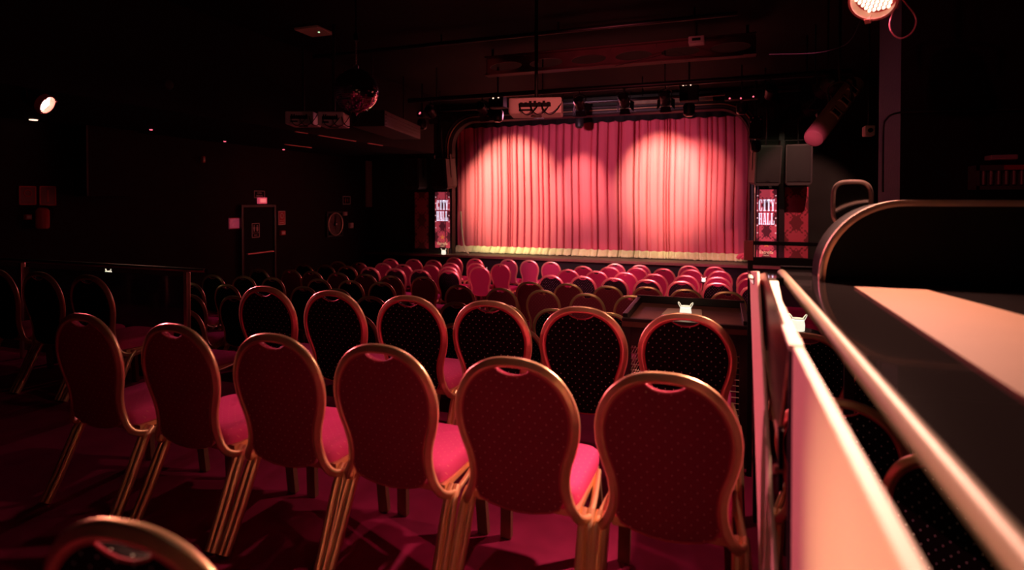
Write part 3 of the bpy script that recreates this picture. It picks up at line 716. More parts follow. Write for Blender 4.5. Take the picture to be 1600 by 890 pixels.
# castellated beam with oval holes
xa = at(760, 100, Y=YBM).x; xb = at(1180, 80, Y=YBM).x; zb0 = at(950, 103, Y=YBM).z; zb1 = at(950, 76, Y=YBM).z
t = thing('castellated_beam', 'dark steel ceiling beam with oval holes, lit red above the stage front', 'beam', (xa, YBM, zb0))
Lb = xb - xa; Hb = zb1 - zb0
bm = bmesh.new(); nh = 6; cw = Lb / nh
for k in range(nh):
    cx = (k + .5) * cw; ow = cw * .40; oh = Hb * .26; n = 24
    O = [(cx + ow * math.cos(2 * PI * i / n), Hb * .45 + oh * math.sin(2 * PI * i / n)) for i in range(n)]
    def edge(x, z):
        dx, dz = x - cx, z - Hb * .45; hx = cw / 2; hz0 = Hb * .45; hz1 = Hb - hz0
        s = min(hx / abs(dx) if abs(dx) > 1e-6 else 9e9, (hz1 / dz if dz > 1e-6 else (hz0 / -dz if dz < -1e-6 else 9e9)))
        return (cx + dx * s, Hb * .45 + dz * s)
    E = [edge(*p) for p in O]
    for yy in (0, .02):
        A = [bm.verts.new((x, yy, z)) for x, z in O]; B = [bm.verts.new((x, yy, z)) for x, z in E]
        for i in range(n): bm.faces.new((A[i], A[(i + 1) % n], B[(i + 1) % n], B[i]))
    A = [bm.verts.new((x, 0, z)) for x, z in O]; B = [bm.verts.new((x, .02, z)) for x, z in O]
    for i in range(n): bm.faces.new((A[i], A[(i + 1) % n], B[(i + 1) % n], B[i]))
BEAMM = mat('beam_paint', (0.16, 0.05, 0.05), 0.7, vary=.6, vscale=5)
obj('web', bm, BEAMM, t)
obj('lower_flange', cboxes(((0, -.09, -.02), (Lb, .11, 0))), BEAMM, t, smooth=False)
obj('upper_flange', cboxes(((0, -.09, Hb), (Lb, .11, Hb + .02))), BEAMM, t, smooth=False)
obj('hanger', cboxes(((.1, 0, Hb + .02), (.14, .02, ZC - zb0)), ((Lb - .14, 0, Hb + .02), (Lb - .1, .02, ZC - zb0))), DARKM, t, smooth=False)
spot('beam_light', (-1.6, 6.9, 2.9), (-1.5, 9.3, 3.75), 60, (1.0, 0.12, 0.16), 70, .9, .04)
# lighting bars
def bar(x0, x1, Y, z, r, label, m=DARKM):
    t = thing('lighting_bar', label, 'lighting bar', (x0, Y, z), group='lighting bars before the stage')
    obj('pipe', cyl(bmesh.new(), (0, 0, 0), (x1 - x0, 0, 0), r, n=14), m, t)
    for k in range(4):
        x = (x1 - x0) * (.08 + .28 * k); obj('hanger', cyl(bmesh.new(), (x, 0, r * .8), (x, 0, ZC - z), .012, n=8), DARKM, t)
zbar = at(1000, 134, Y=10.2).z
bar(-5.9, 1.9, 10.2, zbar, .045, 'long dark lighting pipe crossing before the stage, fixtures hanging from it')
bar(-7.0, 1.5, 12.4, 3.62, .035, 'thinner dark lighting pipe nearest the stage opening')
bar(-6.6, .2, 8.2, 3.95, .03, 'dark ceiling pipe nearest the mirror ball')
def fixture(x, Y, z, tx, tz, label, glow=None, s=1.0, zbar_=None):
    c = Vector((x, Y, z)); d = (Vector((tx, 15, tz)) - c).normalized(); q = d.to_track_quat('Z', 'Y')
    t = bpy.data.objects.new('stage_spotlight', None); COL.objects.link(t); t.location = c; t.rotation_euler = q.to_euler(); tag(t, label, 'stage lamp', 'spotlights on the bars')
    bm = lathe(bmesh.new(), [(.05 * s, -.16 * s), (.085 * s, -.13 * s), (.09 * s, -.02 * s), (.075 * s, 0), (.075 * s, .0), (.09 * s, .10 * s)], 20)
    bmesh.ops.delete(bm, geom=[bm.faces[-1]] if False else [], context='FACES')
    obj('housing', bm, DARKM, t)
    for k in range(4):
        M = Matrix.Rotation(k * PI / 2, 3, 'Z')
        bm = bmesh.new(); vs4 = [M @ Vector(p) * s for p in ((-.075, .09, .10), (.075, .09, .10), (.1, .15, .2), (-.1, .15, .2))]
        f = [bm.verts.new(v) for v in vs4]; bm.faces.new(f); bmesh.ops.solidify(bm, geom=bm.faces[:], thickness=.004)
        obj('barn_door', bm, DARKM, t, smooth=False)
    inv = q.inverted(); up = inv @ Vector((0, 0, 1)); sd = Vector((1, 0, 0))
    zz = zbar_ if zbar_ else zbar; bm = bmesh.new()
    tube(bm, [sd * .1 * s, sd * .1 * s + up * .13 * s, up * .16 * s, -sd * .1 * s + up * .13 * s, -sd * .1 * s], .008)
    cyl(bm, up * .15 * s, up * max(zz - z, .17 * s), .012, n=8); obj('yoke', bm, DARKM, t)
    if glow: obj('indicator', cboxes(((-.02 * s, -.10 * s, -.19 * s), (.02 * s, -.07 * s, -.165 * s))), glow, t, smooth=False)
fx = [(-5.4, 'leftmost black spotlight on the long lighting pipe'), (-4.3, 'second black spotlight from the left on the long pipe'), (-3.2, 'third black spotlight from the left on the long pipe'), (-2.4, 'middle black spotlight on the long pipe'), (-1.6, 'black spotlight right of the middle on the long pipe'), (-.9, 'second black spotlight from the right on the long pipe'), (.75, 'rightmost black spotlight on the long pipe')]
for k, (x, l) in enumerate(fx): fixture(x, 10.2, 3.22, x - .1, 1.3, l, None, 1.0)
# boxes with little lamps (dimmers / moving heads) on the bars
def rig_box(px, py, Y, w, h, label, lampm, offs, zt=ZC):
    c = at(px, py, Y=Y); t = thing('moving_head', label, 'stage lamp', c, group='moving head lamps')
    bm = cboxes(((-w / 2, -.12, -h / 2), (w / 2, .12, h / 2))); obj('base', bm, BLACK, t, smooth=False, bevel=.02)
    bm = lathe(bmesh.new(), [(.06, -.14), (.1, -.1), (.11, .05), (.08, .1)], 20, (0, 0, -h / 2 - .14)); obj('head', bm, DARKM, t)
    bm = bmesh.new()
    for dx, dz in offs: bmesh.ops.create_icosphere(bm, subdivisions=2, radius=.014, matrix=Matrix.Translation((dx, -.125, dz)))
    obj('indicator_lights', bm, lampm, t)
    obj('clamp', cyl(bmesh.new(), (0, 0, h / 2 - .01), (0, 0, zt - c.z), .018, n=10), DARKM, t)
rig_box(778, 160, 10.6, .3, .22, 'black moving head lamp left of the pink projector', WARML, [(-.05, .06), (.06, .07)])
rig_box(905, 174, 13.6, .3, .26, 'black moving head lamp hanging over the curtain top', GREENL, [(.1, .1)])
rig_box(1076, 146, 11.2, .34, .3, 'black moving head lamp right of centre on the rig', WARML, [(-.1, .13), (-.05, .14), (.03, .13), (.08, .15)])
rig_box(1158, 150, 12.0, .62, .16, 'wide black lamp bar with three red lights right of the curtain top', REDL, [(-.22, -.06), (-.02, -.07), (.2, -.05)])
rig_box(1180, 200, 13.2, .26, .46, 'black moving head lamp at the right corner of the stage opening', SIGNW, [(-.06, .2), (.05, .22), (.09, .16), (-.1, .12)])
rig_box(660, 179, 11.5, .16, .12, 'small black lamp with red light left of the stage', REDL, [(0, 0), (.02, .02)])
# pale strip above the opening
a = at(968, 160, Y=14.3); b = at(1113, 155, Y=14.3)
tag(obj('ceiling_strip', cboxes(((a.x, 14.28, a.z - .07), (b.x, 14.46, a.z + .02))), mat('old_board', (.42, .34, .2), .7, vary=.7, vscale=9), smooth=False), 'pale weathered board above the black curtain border', 'board')
c = at(1087, 65, Y=8.9)
t = thing('ceiling_box', 'small reddish lamp box above the right end of the castellated beam', 'lamp box', c)
obj('housing', cboxes(((-.11, -.1, -.05), (.11, .1, .05))), WHITEP, t, smooth=False, bevel=.01); obj('bracket', cyl(bmesh.new(), (0, 0, .04), (0, 0, ZC - c.z), .015, n=8), DARKM, t)
obj('vent', cboxes(((-.06, -.104, -.02), (.06, -.099, .02))), BLACK, t, smooth=False)
spot('par_or_fill_light', (-.4, 4.6, 2.1), c, 26, (1.0, 0.15, 0.17), 9, .9, .03)  # fill aimed at the ceiling box, no par lamp stands here
# projectors
def projector(px0, px1, py, zc, h, label, yaw, zdrop=ZC):
    c = at((px0 + px1) / 2, py, zc=zc); W = (px1 - px0) / F * zc * .86
    t = thing('projector', label, 'projector', c, R(yaw), group='ceiling projectors')
    D = .42
    obj('body', cboxes(((-W / 2, -D / 2, -h / 2), (W / 2, D / 2, h / 2))), WHITEP, t, smooth=False, bevel=.02)
    bm = bmesh.new(); rs = random.Random(int(px0))
    for i in range(7):
        x = -W * .28 + i * W * .085; box(bm, (x, -D / 2 - .004, rs.choice([-.01, .02]) * 1), (x + W * .05, -D / 2 + .002, rs.choice([.04, .055])))
    box(bm, (-W * .30, -D / 2 - .002, -h * .10), (W * .30, -D / 2 + .002, h * .16))
    box(bm, (-W * .30, -D / 2 - .004, -h * .34), (-W * .05, -D / 2 + .002, -h * .22))
    obj('connector_panel', bm, BLACK, t, smooth=False)
    obj('lens', cyl(bmesh.new(), (W * .2, D / 2 - .01, 0), (W * .2, D / 2 + .07, 0), .06), DARKM, t)
    obj('foot', cyl(bmesh.new(), (0, 0, -h / 2 - .012), (0, 0, -h / 2 + .01), .07), GREYP, t)
    bm = cboxes(((-.12, -.1, h / 2), (.12, .1, h / 2 + .02))); cyl(bm, (0, 0, h / 2), (0, 0, zdrop - c.z), .022); obj('ceiling_mount', bm, DARKM, t)
    bm = bmesh.new()
    for k in range(3):
        x = -W * .3 + k * .14; tube(bm, [(x, -D / 2 - .004, .02), (x + .05, -D / 2 - .05, -h * .45), (x + .13, -D / 2 - .06, -h * .62), (x + .22, -D / 2 - .03, -h * .2), (x + .28, -D / 2 + .1, h * .7)], .006)
    obj('cables', bm, CABLE, t)
projector(791, 885, 169, 7.4, .20, 'white projector lit red, hanging over the left half of the curtain', 12)
projector(450, 500, 187, 9.0, .2, 'dim ceiling projector left, below and left of the disco ball', 22, ZC)
projector(500, 545, 188, 8.6, .2, 'dim ceiling projector directly below the disco ball', 22, ZC)
spot('par_or_fill_light', (-.4, 4.6, 2.1), at(838, 168, zc=7.4), 190, (1.0, 0.17, 0.15), 16, .4, .03)  # fill that reddens the projector, no par lamp stands here
spot('par_or_fill_light', (-2.2, 5.2, 2.2), at(505, 187, zc=9.0), 12, (1.0, 0.2, 0.22), 20, .5, .03)  # weak fill on the two left projectors, without a lamp body
# long duct with slots
a = at(576, 187, zc=10.2); b = at(636, 212, zc=12.4)
t = thing('ceiling_duct', 'long dark slotted air duct hanging right of the disco ball', 'air duct', a, math.atan2(b.y - a.y, b.x - a.x))
L = (b - a).length
obj('casing', cboxes(((0, -.3, -.12), (L, .3, .16))), GREYP, t, smooth=False, bevel=.01)
obj('slot_grille', cboxes(*[((.05, -.31, -.1 + .06 * k), (L - .05, -.295, -.075 + .06 * k)) for k in range(4)]), DARKM, t, smooth=False)
obj('hanger', cboxes(((.2, -.01, .16), (.22, .01, ZC - a.z)), ((L - .22, -.01, .16), (L - .2, .01, ZC - a.z))), DARKM, t, smooth=False)
# metal edge strips of the soffit
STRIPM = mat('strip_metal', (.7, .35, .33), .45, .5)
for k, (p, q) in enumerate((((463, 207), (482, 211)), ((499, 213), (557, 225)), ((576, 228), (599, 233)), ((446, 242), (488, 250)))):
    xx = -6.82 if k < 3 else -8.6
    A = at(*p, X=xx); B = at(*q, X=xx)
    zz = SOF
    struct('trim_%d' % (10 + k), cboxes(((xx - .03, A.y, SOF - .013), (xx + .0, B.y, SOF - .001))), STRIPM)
spot('soffit_light', (-5.0, 8.5, 0.6), (-6.9, 11.0, SOF), 18, (1.0, 0.15, 0.2), 90, .8, .05)
# ceiling panel with a green led
c = at(493, 48, Z=ZC)
t = thing('ceiling_panel', 'square pale ceiling panel with tiny green light above the disco ball', 'ceiling panel', (c.x, c.y, ZC))
obj('plate', cboxes(((-.21, -.21, -.04), (.21, .21, -.001))), mat('panel_grey', (.55, .42, .36), .6), t, smooth=False, bevel=.01)
obj('indicator', cyl(bmesh.new(), (.08, 0, -.047), (.08, 0, -.039), .014, n=12), GREENL, t)
spot('panel_light', (c.x + .9, c.y - 1.2, 3.0), c, 2.0, (1.0, 0.32, 0.25), 60, .8, .04)
# smoke detector, downlights
c = at(264, 133, X=-6.8); bm = lathe(bmesh.new(), [(.03, .05), (.06, .03), (.07, -.002)], 20); o = obj('smoke_detector', bm, GREYP); o.location = c; o.rotation_euler = (0, PI / 2, 0); tag(o, 'small round smoke detector on the dark soffit face, upper left', 'smoke detector')
for k, (px, py, s, l) in enumerate(((237, 201.5, .022, 'tiny red downlight in the left soffit, left one of three'), (352, 220, .022, 'tiny red downlight in the left soffit, middle one of three'), (439.5, 233, .025, 'tiny red downlight in the left soffit, right one of three'), (54, 186, .05, 'bright pinkish downlight under the far left par lamp'))):
    c = at(px, py, Z=SOF); t = thing('downlight', l, 'ceiling lamp', (max(c.x, XL + .12), c.y, SOF), group='soffit downlights')
    obj('lamp', cyl(bmesh.new(), (0, 0, -.02), (0, 0, -.002), s), WARML if k == 3 else REDL, t); bm = bmesh.new(); tube(bm, [(s * 1.25 * math.cos(a), s * 1.25 * math.sin(a), -.006) for a in [PI * 2 * i / 12 for i in range(12)]], .005, closed=True, k=2); obj('trim_ring', bm, DARKM, t)
# tube shaped fixture at upper right
a = at(1272, 214, zc=6.2); b = at(1333, 133, zc=6.9); d = (b - a); L = d.length; q = d.to_track_quat('Z', 'Y')
t = bpy.data.objects.new('tube_spotlight', None); COL.objects.link(t); t.location = a; t.rotation_euler = q.to_euler(); tag(t, 'tilted red lit tube shaped spotlight with square vents, upper right', 'stage lamp')
r = .105
TUBM = mat('tube_paint', (.38, .22, .18), .5, vary=.3)
obj('barrel', lathe(bmesh.new(), [(r * .7, -.05), (r * .92, -.035), (r, 0), (r, L)], 28), TUBM, t)
inv = q.inverted(); vd = inv @ (Vector((0, 0, CAMZ)) - (a + b) / 2).normalized(); sd = Vector((vd.x, vd.y, 0)).normalized(); tg = Vector((0, 0, 1)).cross(sd)
sd2 = (sd + tg * (-.25)).normalized() if (q @ tg).x < 0 else (sd + tg * .25).normalized()
tg2 = Vector((0, 0, 1)).cross(sd2)
for k in range(3):
    z = L * (.34 + .22 * k); bm = bmesh.new()
    rot = Matrix((tg2, sd2, Vector((0, 0, 1)))).transposed().inverted()
    def W3(x, y, zz): return tg2 * x + sd2 * y + Vector((0, 0, zz))
    for (x0, x1, z0, z1) in ((-.062, -.045, -.055, .055), (.045, .062, -.055, .055), (-.062, .062, .045, .06), (-.062, .062, -.06, -.045)):
        vs8 = [bm.verts.new(W3(x, y, z + zz)) for x in (x0, x1) for y in (r * .80, r * 1.09) for zz in (z0, z1)]
        bmesh.ops.convex_hull(bm, input=vs8)
    obj('vent_frame', bm, TUBM, t, smooth=False)
    bm = bmesh.new(); vs8 = [bm.verts.new(W3(x, y, z + zz)) for x in (-.044, .044) for y in (r * .85, r * 1.02) for zz in (-.044, .044)]; bmesh.ops.convex_hull(bm, input=vs8)
    obj('vent', bm, BLACK, t, smooth=False)
up = inv @ Vector((0, 0, 1)); bm = bmesh.new(); s1 = Vector((0, 0, 1)).cross(up).normalized()
tube(bm, [s1 * r * 1.05 + Vector((0, 0, L * .6)), s1 * r * 1.1 + Vector((0, 0, L * .6)) + up * .2, Vector((0, 0, L * .6)) + up * .26, -s1 * r * 1.1 + Vector((0, 0, L * .6)) + up * .2, -s1 * r * 1.05 + Vector((0, 0, L * .6))], .012)
wz = (a + q @ Vector((0, 0, L * .6))).z; cyl(bm, Vector((0, 0, L * .6)) + up * .25, Vector((0, 0, L * .6)) + up * (ZC - wz), .016, n=10); obj('yoke', bm, DARKM, t)
spot('par_or_fill_light', (.3, 4.4, 1.9), (a + b) / 2, 14, (1.0, 0.30, 0.17), 22, .5, .03)  # fill on the tube barrel from a point without a par lamp
# barn door lamp behind it
for px, py, l in ((1292, 135, 'black barn door lamp touching the tube spotlight, upper one'), (1272, 165, 'black barn door lamp left of the tube spotlight, lower one')):
    p = at(px, py, zc=7.4 if py < 150 else 8.6); fixture(p.x, p.y, p.z, p.x - 3, 1.0, l, None, 1.35, ZC)
# exit camera box on the column side, heater grill
c = at(1356, 205, Y=9.0); t = thing('wall_camera', 'small reddish box camera hanging left of the column', 'camera', c)
obj('body', cboxes(((-.06, -.1, -.07), (.06, .1, .07))), WHITEP, t, smooth=False, bevel=.015); obj('bracket', cyl(bmesh.new(), (0, 0, .06), (0, 0, ZC - c.z), .012, n=8), DARKM, t)
obj('lens', cyl(bmesh.new(), (0, -.12, 0), (0, -.09, 0), .03), BLACK, t)
Yh = 3.86
a = at(1527, 296, Y=Yh); b = at(1640, 258, Y=Yh); bl = at(1527, 258, Y=Yh)
t = thing('wall_heater', 'ribbed metal grille heater on the column at the right edge', 'heater', (a.x, Yh, a.z)); W = b.x - a.x; H = bl.z - a.z
obj('casing', cboxes(((0, 0.02, 0), (W, .135, H)), ((0, 0, H * .78), (W, .02, H)), ((0, 0, 0), (.01, .02, H)), ((0, 0, 0), (W, .02, .02))), mat('heater_case', (.10, .06, .06), .5), t, smooth=False)
for k in range(int(W / .034)): obj('rib', cyl(bmesh.new(), (.03 + .034 * k, .008, H * .2), (.03 + .034 * k, .008, H * .76), .009, n=10), mat('rib_metal', (.5, .3, .26), .4, .7) if k == 0 else MATS['rib_metal'], t)
c = at(1586, 262, Y=Yh); obj('label_plate', cboxes(((c.x - a.x - .05, -.006, H * .80), (c.x - a.x + .07, 0, H * .98))), REDP, t, smooth=False)
c = at(1565, 246, Y=Yh); t2 = thing('sensor', 'small flat reddish sensor above the wall heater', 'sensor', c)
obj('head', cboxes(((-.06, -.03, -.013), (.06, .06, .013))), mat('sensor_red', (.5, .25, .26), .5), t2, smooth=False, bevel=.005); obj('stem', cboxes(((-.012, .03, -.045), (.012, .138, -.01))), DARKM, t2, smooth=False)

# ------------------------------------------------------------------ left wall signs
def sign(px0, px1, py0, py1, label, kind, X=XL):
    A = at(px0, (py0 + py1) / 2, X=X); B = at(px1, (py0 + py1) / 2, X=X); C = at((px0 + px1) / 2, py1, X=X); D = at((px0 + px1) / 2, py0, X=X)
    W = B.y - A.y; H = D.z - C.z
    t = thing('wall_sign' if kind != 'poster' else 'wall_poster', label, 'sign' if kind != 'poster' else 'poster', (X, A.y + W / 2, C.z), R(90))
    # local x along the wall, -y towards the room... local +x = world +Y, local -y = world +X
    base = {'black': BLACK, 'red': SIGNR, 'white': SIGNW, 'poster': POSTER, 'dim': mat('sign_dim', (.22, .07, .08), .6)}[kind if kind in ('black', 'red', 'poster', 'dim') else 'black']
    obj('board', cboxes(((-W / 2, -.012, 0), (W / 2, -.002, H))), base, t, smooth=False)
    f = .07 * min(W, H); e = SIGNW
    obj('border', cboxes(((-W / 2, -.015, 0), (-W / 2 + f, -.0125, H)), ((W / 2 - f, -.015, 0), (W / 2, -.0125, H)), ((-W / 2, -.015, 0), (W / 2, -.0125, f)), ((-W / 2, -.015, H - f), (W / 2, -.0125, H))), e if kind not in ('dim', 'poster') else MATS.get('sign_red'), t, smooth=False)
    return t, W, H
def figure(bm, x, z, h, skirt):
    w = h * .36
    bmesh.ops.create_cone(bm, cap_ends=True, segments=14, radius1=h * .11, radius2=h * .11, depth=.003, matrix=Matrix.Translation((x, -.0145, z + h * .88)) @ Matrix.Rotation(PI / 2, 4, 'X'))
    pts = [(x - w / 2, z + h * .72), (x + w / 2, z + h * .72), (x + w / 2, z + h * .4), (x + w * (.5 if skirt else .28), z + h * .3), (x + w * .25, z), (x - w * .25, z), (x - w * (.5 if skirt else .28), z + h * .3), (x - w / 2, z + h * .4)]
    f = [bm.verts.new((a, -.016, b)) for a, b in pts]; g = [bm.verts.new((a, -.0125, b)) for a, b in pts]; bm.faces.new(f); bm.faces.new(g[::-1])
    for k in range(8): bm.faces.new((f[k], g[k], g[(k + 1) % 8], f[(k + 1) % 8]))
t, W, H = sign(396.5, 413, 298, 309, 'small framed black text sign above the toilet door', 'black')
text_mesh('ZONA', H * .30, SIGNW, t, (0, -.014, H * .66)); text_mesh('RESERVADA', H * .30, SIGNW, t, (0, -.014, H * .28), sx=.75)
DX2 = XL + .051
t, W, H = sign(392.5, 404.5, 348.5, 371, 'black toilet sign with man and woman figures on the door', 'black', DX2)
bm = bmesh.new(); figure(bm, -W * .2, H * .42, H * .45, False); figure(bm, W * .2, H * .42, H * .45, True); box(bm, (-W / 2, -.015, H * .32), (W / 2, -.0125, H * .345)); obj('figures', bm, SIGNW, t)
text_mesh('WC', H * .18, SIGNW, t, (0, -.014, H * .16))
t, W, H = sign(434, 445, 329.5, 351, 'red fire extinguisher hose sign right of the toilet door', 'red')
bm = bmesh.new(); tube(bm, [(W * .2 * math.cos(a), -.014, H * .66 + H * .17 * math.sin(a)) for a in [2 * PI * i / 14 for i in range(14)]], H * .03, closed=True, k=2); box(bm, (-W * .36, -.015, H * .30), (W * .36, -.0125, H * .325)); box(bm, (-W * .3, -.015, H * .14), (W * .3, -.0125, H * .2)); obj('hose_symbol', bm, SIGNW, t)
t, W, H = sign(357, 374, 340, 357.5, 'square pink red picture left of the toilet door', 'poster')
t, W, H = sign(29, 56, 290.5, 320, 'dim red square hose sign, left of the two upper left signs', 'dim')
bm = bmesh.new(); tube(bm, [(W * .22 * math.cos(a), -.014, H * .62 + H * .16 * math.sin(a)) for a in [2 * PI * i / 14 for i in range(14)]], H * .03, closed=True, k=2); obj('hose_symbol', bm, REDP, t)
t, W, H = sign(61, 87, 290.5, 321, 'dim red square extinguisher sign above the fire extinguisher', 'dim')
obj('extinguisher_symbol', cboxes(((-W * .06, -.015, H * .2), (W * .06, -.0125, H * .8))), REDP, t, smooth=False)
t, W, H = sign(535, 547, 306.5, 319, 'small framed sign above the round wall fan', 'black')
bm = bmesh.new(); figure(bm, -W * .15, H * .2, H * .6, False); obj('figure', bm, REDP, t)
obj('arrow', cboxes(((W * .1, -.015, H * .3), (W * .18, -.0125, H * .7))), REDP, t, smooth=False)
# extinguisher
c = at(67.5, 340, X=XL + .12); z0 = at(67.5, 357, X=XL + .12).z; z1 = at(67.5, 320, X=XL + .12).z; H = z1 - z0
t = thing('fire_extinguisher', 'dim red fire extinguisher hanging on the far left wall', 'fire extinguisher', (XL + .1, c.y, z0))
obj('cylinder', lathe(bmesh.new(), [(.07, 0), (.085, .015), (.085, H * .75), (.06, H * .86), (.03, H * .9)], 24), REDP, t)
obj('valve', cboxes(((-.02, -.02, H * .9), (.02, .02, H * .97)), ((-.015, -.015, H * .96), (.11, .015, H * .99))), DARKM, t, smooth=False)
obj('hose', tube(bmesh.new(), [(.03, 0, H * .93), (.11, .06, H * .85), (.11, .08, H * .5), (.1, .06, H * .3)], .012), CABLE, t)
obj('hook', cboxes(((-.098, -.02, H * .8), (-.05, .02, H * .86))), DARKM, t, smooth=False)
def wall_box(px0, px1, py0, py1, label, m, name, cat, led=None, X=XL):
    A = at(px0, (py0 + py1) / 2, X=X); B = at(px1, (py0 + py1) / 2, X=X); C = at((px0 + px1) / 2, py1, X=X); D = at((px0 + px1) / 2, py0, X=X)
    t = thing(name, label, cat, (X, (A.y + B.y) / 2, C.z)); W = B.y - A.y; H = D.z - C.z
    obj('housing', cboxes(((.002, -W / 2, 0), (.06, W / 2, H))), m, t, smooth=False, bevel=.006)
    obj('cover', cboxes(((.06, -W * .36, H * .2), (.066, W * .36, H * .8))), SIGNW if led is None else led, t, smooth=False, bevel=.002)
EML = mat('emergency_light_body', (.8, .15, .15), .5, emit=(1.0, .1, .18), es=.45)
wall_box(401.5, 414, 308.5, 318, 'glowing red emergency light under the text sign', EML, 'emergency_light', 'emergency light', mat('emergency_lens', (.9, .3, .3), .4, emit=(1.0, .2, .2), es=.8))
wall_box(436, 443, 360, 367, 'small red alarm button below the red fire sign', REDP, 'alarm_button', 'alarm button')
wall_box(36, 46, 335, 343, 'small dim red alarm button left of the fire extinguisher', REDP, 'alarm_button', 'alarm button')
wall_box(535.5, 540, 331, 336.5, 'tiny pale switch at the upper right of the round fan', SIGNW, 'wall_switch', 'switch')
wall_box(544, 549.5, 348, 356, 'small pale switch plate right of the round fan', SIGNW, 'wall_switch', 'switch')
wall_box(314, 318, 244, 254, 'tiny reddish sensor high on the left wall', REDP, 'wall_sensor', 'sensor')
# round wall fan
c = at(524, 350, X=XL + .06); rr = 17.5 / F * ((c.y * math.cos(YAW) - c.x * math.sin(YAW)))
t = thing('wall_fan', 'round ventilation fan in a square frame on the left wall', 'fan', (XL, c.y, c.z), R(90))
bm = bmesh.new(); s = rr * 1.12
for (a0_, b0_, a1_, b1_) in ((-s, -s, s, -rr * .99), (-s, rr * .99, s, s), (-s, -rr, -rr * .99, rr), (rr * .99, -rr, s, rr)): box(bm, (a0_, -.06, b0_), (a1_, -.002, b1_))
obj('frame', bm, BLKW, t, smooth=False)
bm = bmesh.new(); tube(bm, [(rr * math.cos(a), -.07, rr * math.sin(a)) for a in [2 * PI * i / 30 for i in range(30)]], .014, closed=True, k=2); obj('ring', bm, WIRE, t)
obj('disc', cyl(bmesh.new(), (0, -.04, 0), (0, -.02, 0), rr * .96, n=40), mat('fan_disc', (.16, .08, .08), .5), t)
obj('hub', cyl(bmesh.new(), (0, -.09, 0), (0, -.04, 0), rr * .17, n=20), DARKM, t); obj('hub_cap', cyl(bmesh.new(), (0, -.10, 0), (0, -.09, 0), rr * .09, n=16), SIGNW, t)
for k in range(5):
    M = Matrix.Rotation(k * 2 * PI / 5, 3, 'Y'); bm = bmesh.new(); f = [bm.verts.new(M @ Vector(p)) for p in ((rr * .15, -.05, -.03), (rr * .9, -.045, -rr * .1), (rr * .88, -.06, rr * .3), (rr * .2, -.07, rr * .12))]; bm.faces.new(f); bmesh.ops.solidify(bm, geom=bm.faces[:], thickness=.004); obj('blade', bm, mat('fan_blade', (.2, .1, .1), .5) if k == 0 else MATS['fan_blade'], t, smooth=False)
# pale patch panel left of the speakers
a = at(571, 323, X=XL + .003); b = at(606, 253, X=XL + .003)
tag(obj('wall_panel', cboxes(((XL + .002, at(571, 290, X=XL).y, at(588, 323, X=XL).z), (XL + .05, min(at(606, 290, X=XL).y, 14.4), at(588, 253, X=XL).z))), mat('panel_brown', (.38, .20, .16), .7, vary=.4), smooth=False), 'plain brown panel on the wall left of the dim loudspeaker', 'wall panel')
spot('wall_light', (-5.5, 9.0, 2.2), (XL, 10.5, .9), 34, (1.0, 0.2, 0.22), 60, .8, .05)
spot('wall_light', (-6.3, 4.0, 2.3), (XL, 5.3, .9), 7, (1.0, 0.2, 0.25), 50, .8, .05)

# ------------------------------------------------------------------ left glass balustrade
YG = 3.52
xe = at(291, 425, Y=YG).x; zt = at(291, 421, Y=YG).z; xm = at(33, 413, Y=YG).x
t = thing('glass_balustrade', 'glass balustrade with thin metal handrail at the left of the platform', 'balustrade', (xe, YG, 0))
RL = mat('rail_metal', (.75, .5, .42), .3, 1.0)
bm = tube(bmesh.new(), [(XL - xe + .01, 0, zt), (-.25, 0, zt), (-.03, 0, zt - .005), (0, 0, zt - .04)], .018, 10); obj('handrail', bm, RL, t)
for i, x in enumerate((0, xm - xe)): obj('post', cboxes(((x - .02, -.02, 0), (x + .02, .02, zt - .02))), RL, t, smooth=False, bevel=.006)
for x0, x1 in ((xm - xe + .03, -.03), (XL - xe + .02, xm - xe - .03)): obj('glass_panel', cboxes(((x0, -.005, .08), (x1, .005, zt - .06))), GLASS, t, smooth=False)
for x in (-.5, -1.6): obj('clamp', cboxes(((x - .03, -.02, .0), (x + .03, .02, .1))), DARKM, t, smooth=False)

# ------------------------------------------------------------------ candle lanterns
def lantern(p, label, s=.05, yaw=0):
    t = thing('candle_lantern', label, 'candle lantern', p, yaw, 'lit candle lanterns')
    obj('glass_cup', lathe(bmesh.new(), [(s * .42, 0), (s * .54, s * .06), (s * .56, s * .5), (s * .50, s * .9), (s * .38, s * 1.0)], 20), CANDLE, t)
    bm = bmesh.new()
    for k in (-1, 1):
        pts = [(k * s * .30, 0, s * .92), (k * s * .60, 0, s * 1.36), (k * s * .70, 0, s * 1.32), (k * s * .50, 0, s * .9)]
        tube(bm, pts, s * .045, 6)
    obj('wire_handle', bm, PIPEW, t)
    obj('rim', lathe(bmesh.new(), [(s * .39, s * .98), (s * .47, s * 1.0), (s * .47, s * 1.06), (s * .39, s * 1.06)], 20), PIPEW, t)
    l = bpy.data.lights.new('candle_light', 'POINT'); l.energy = .25 * (s / .06) ** 2; l.color = (1, .75, .45); l.shadow_soft_size = s * .6; lo = bpy.data.objects.new('candle_light', l); COL.objects.link(lo); lo.location = (p[0], p[1] - s * .3, p[2] + s * 2.2)

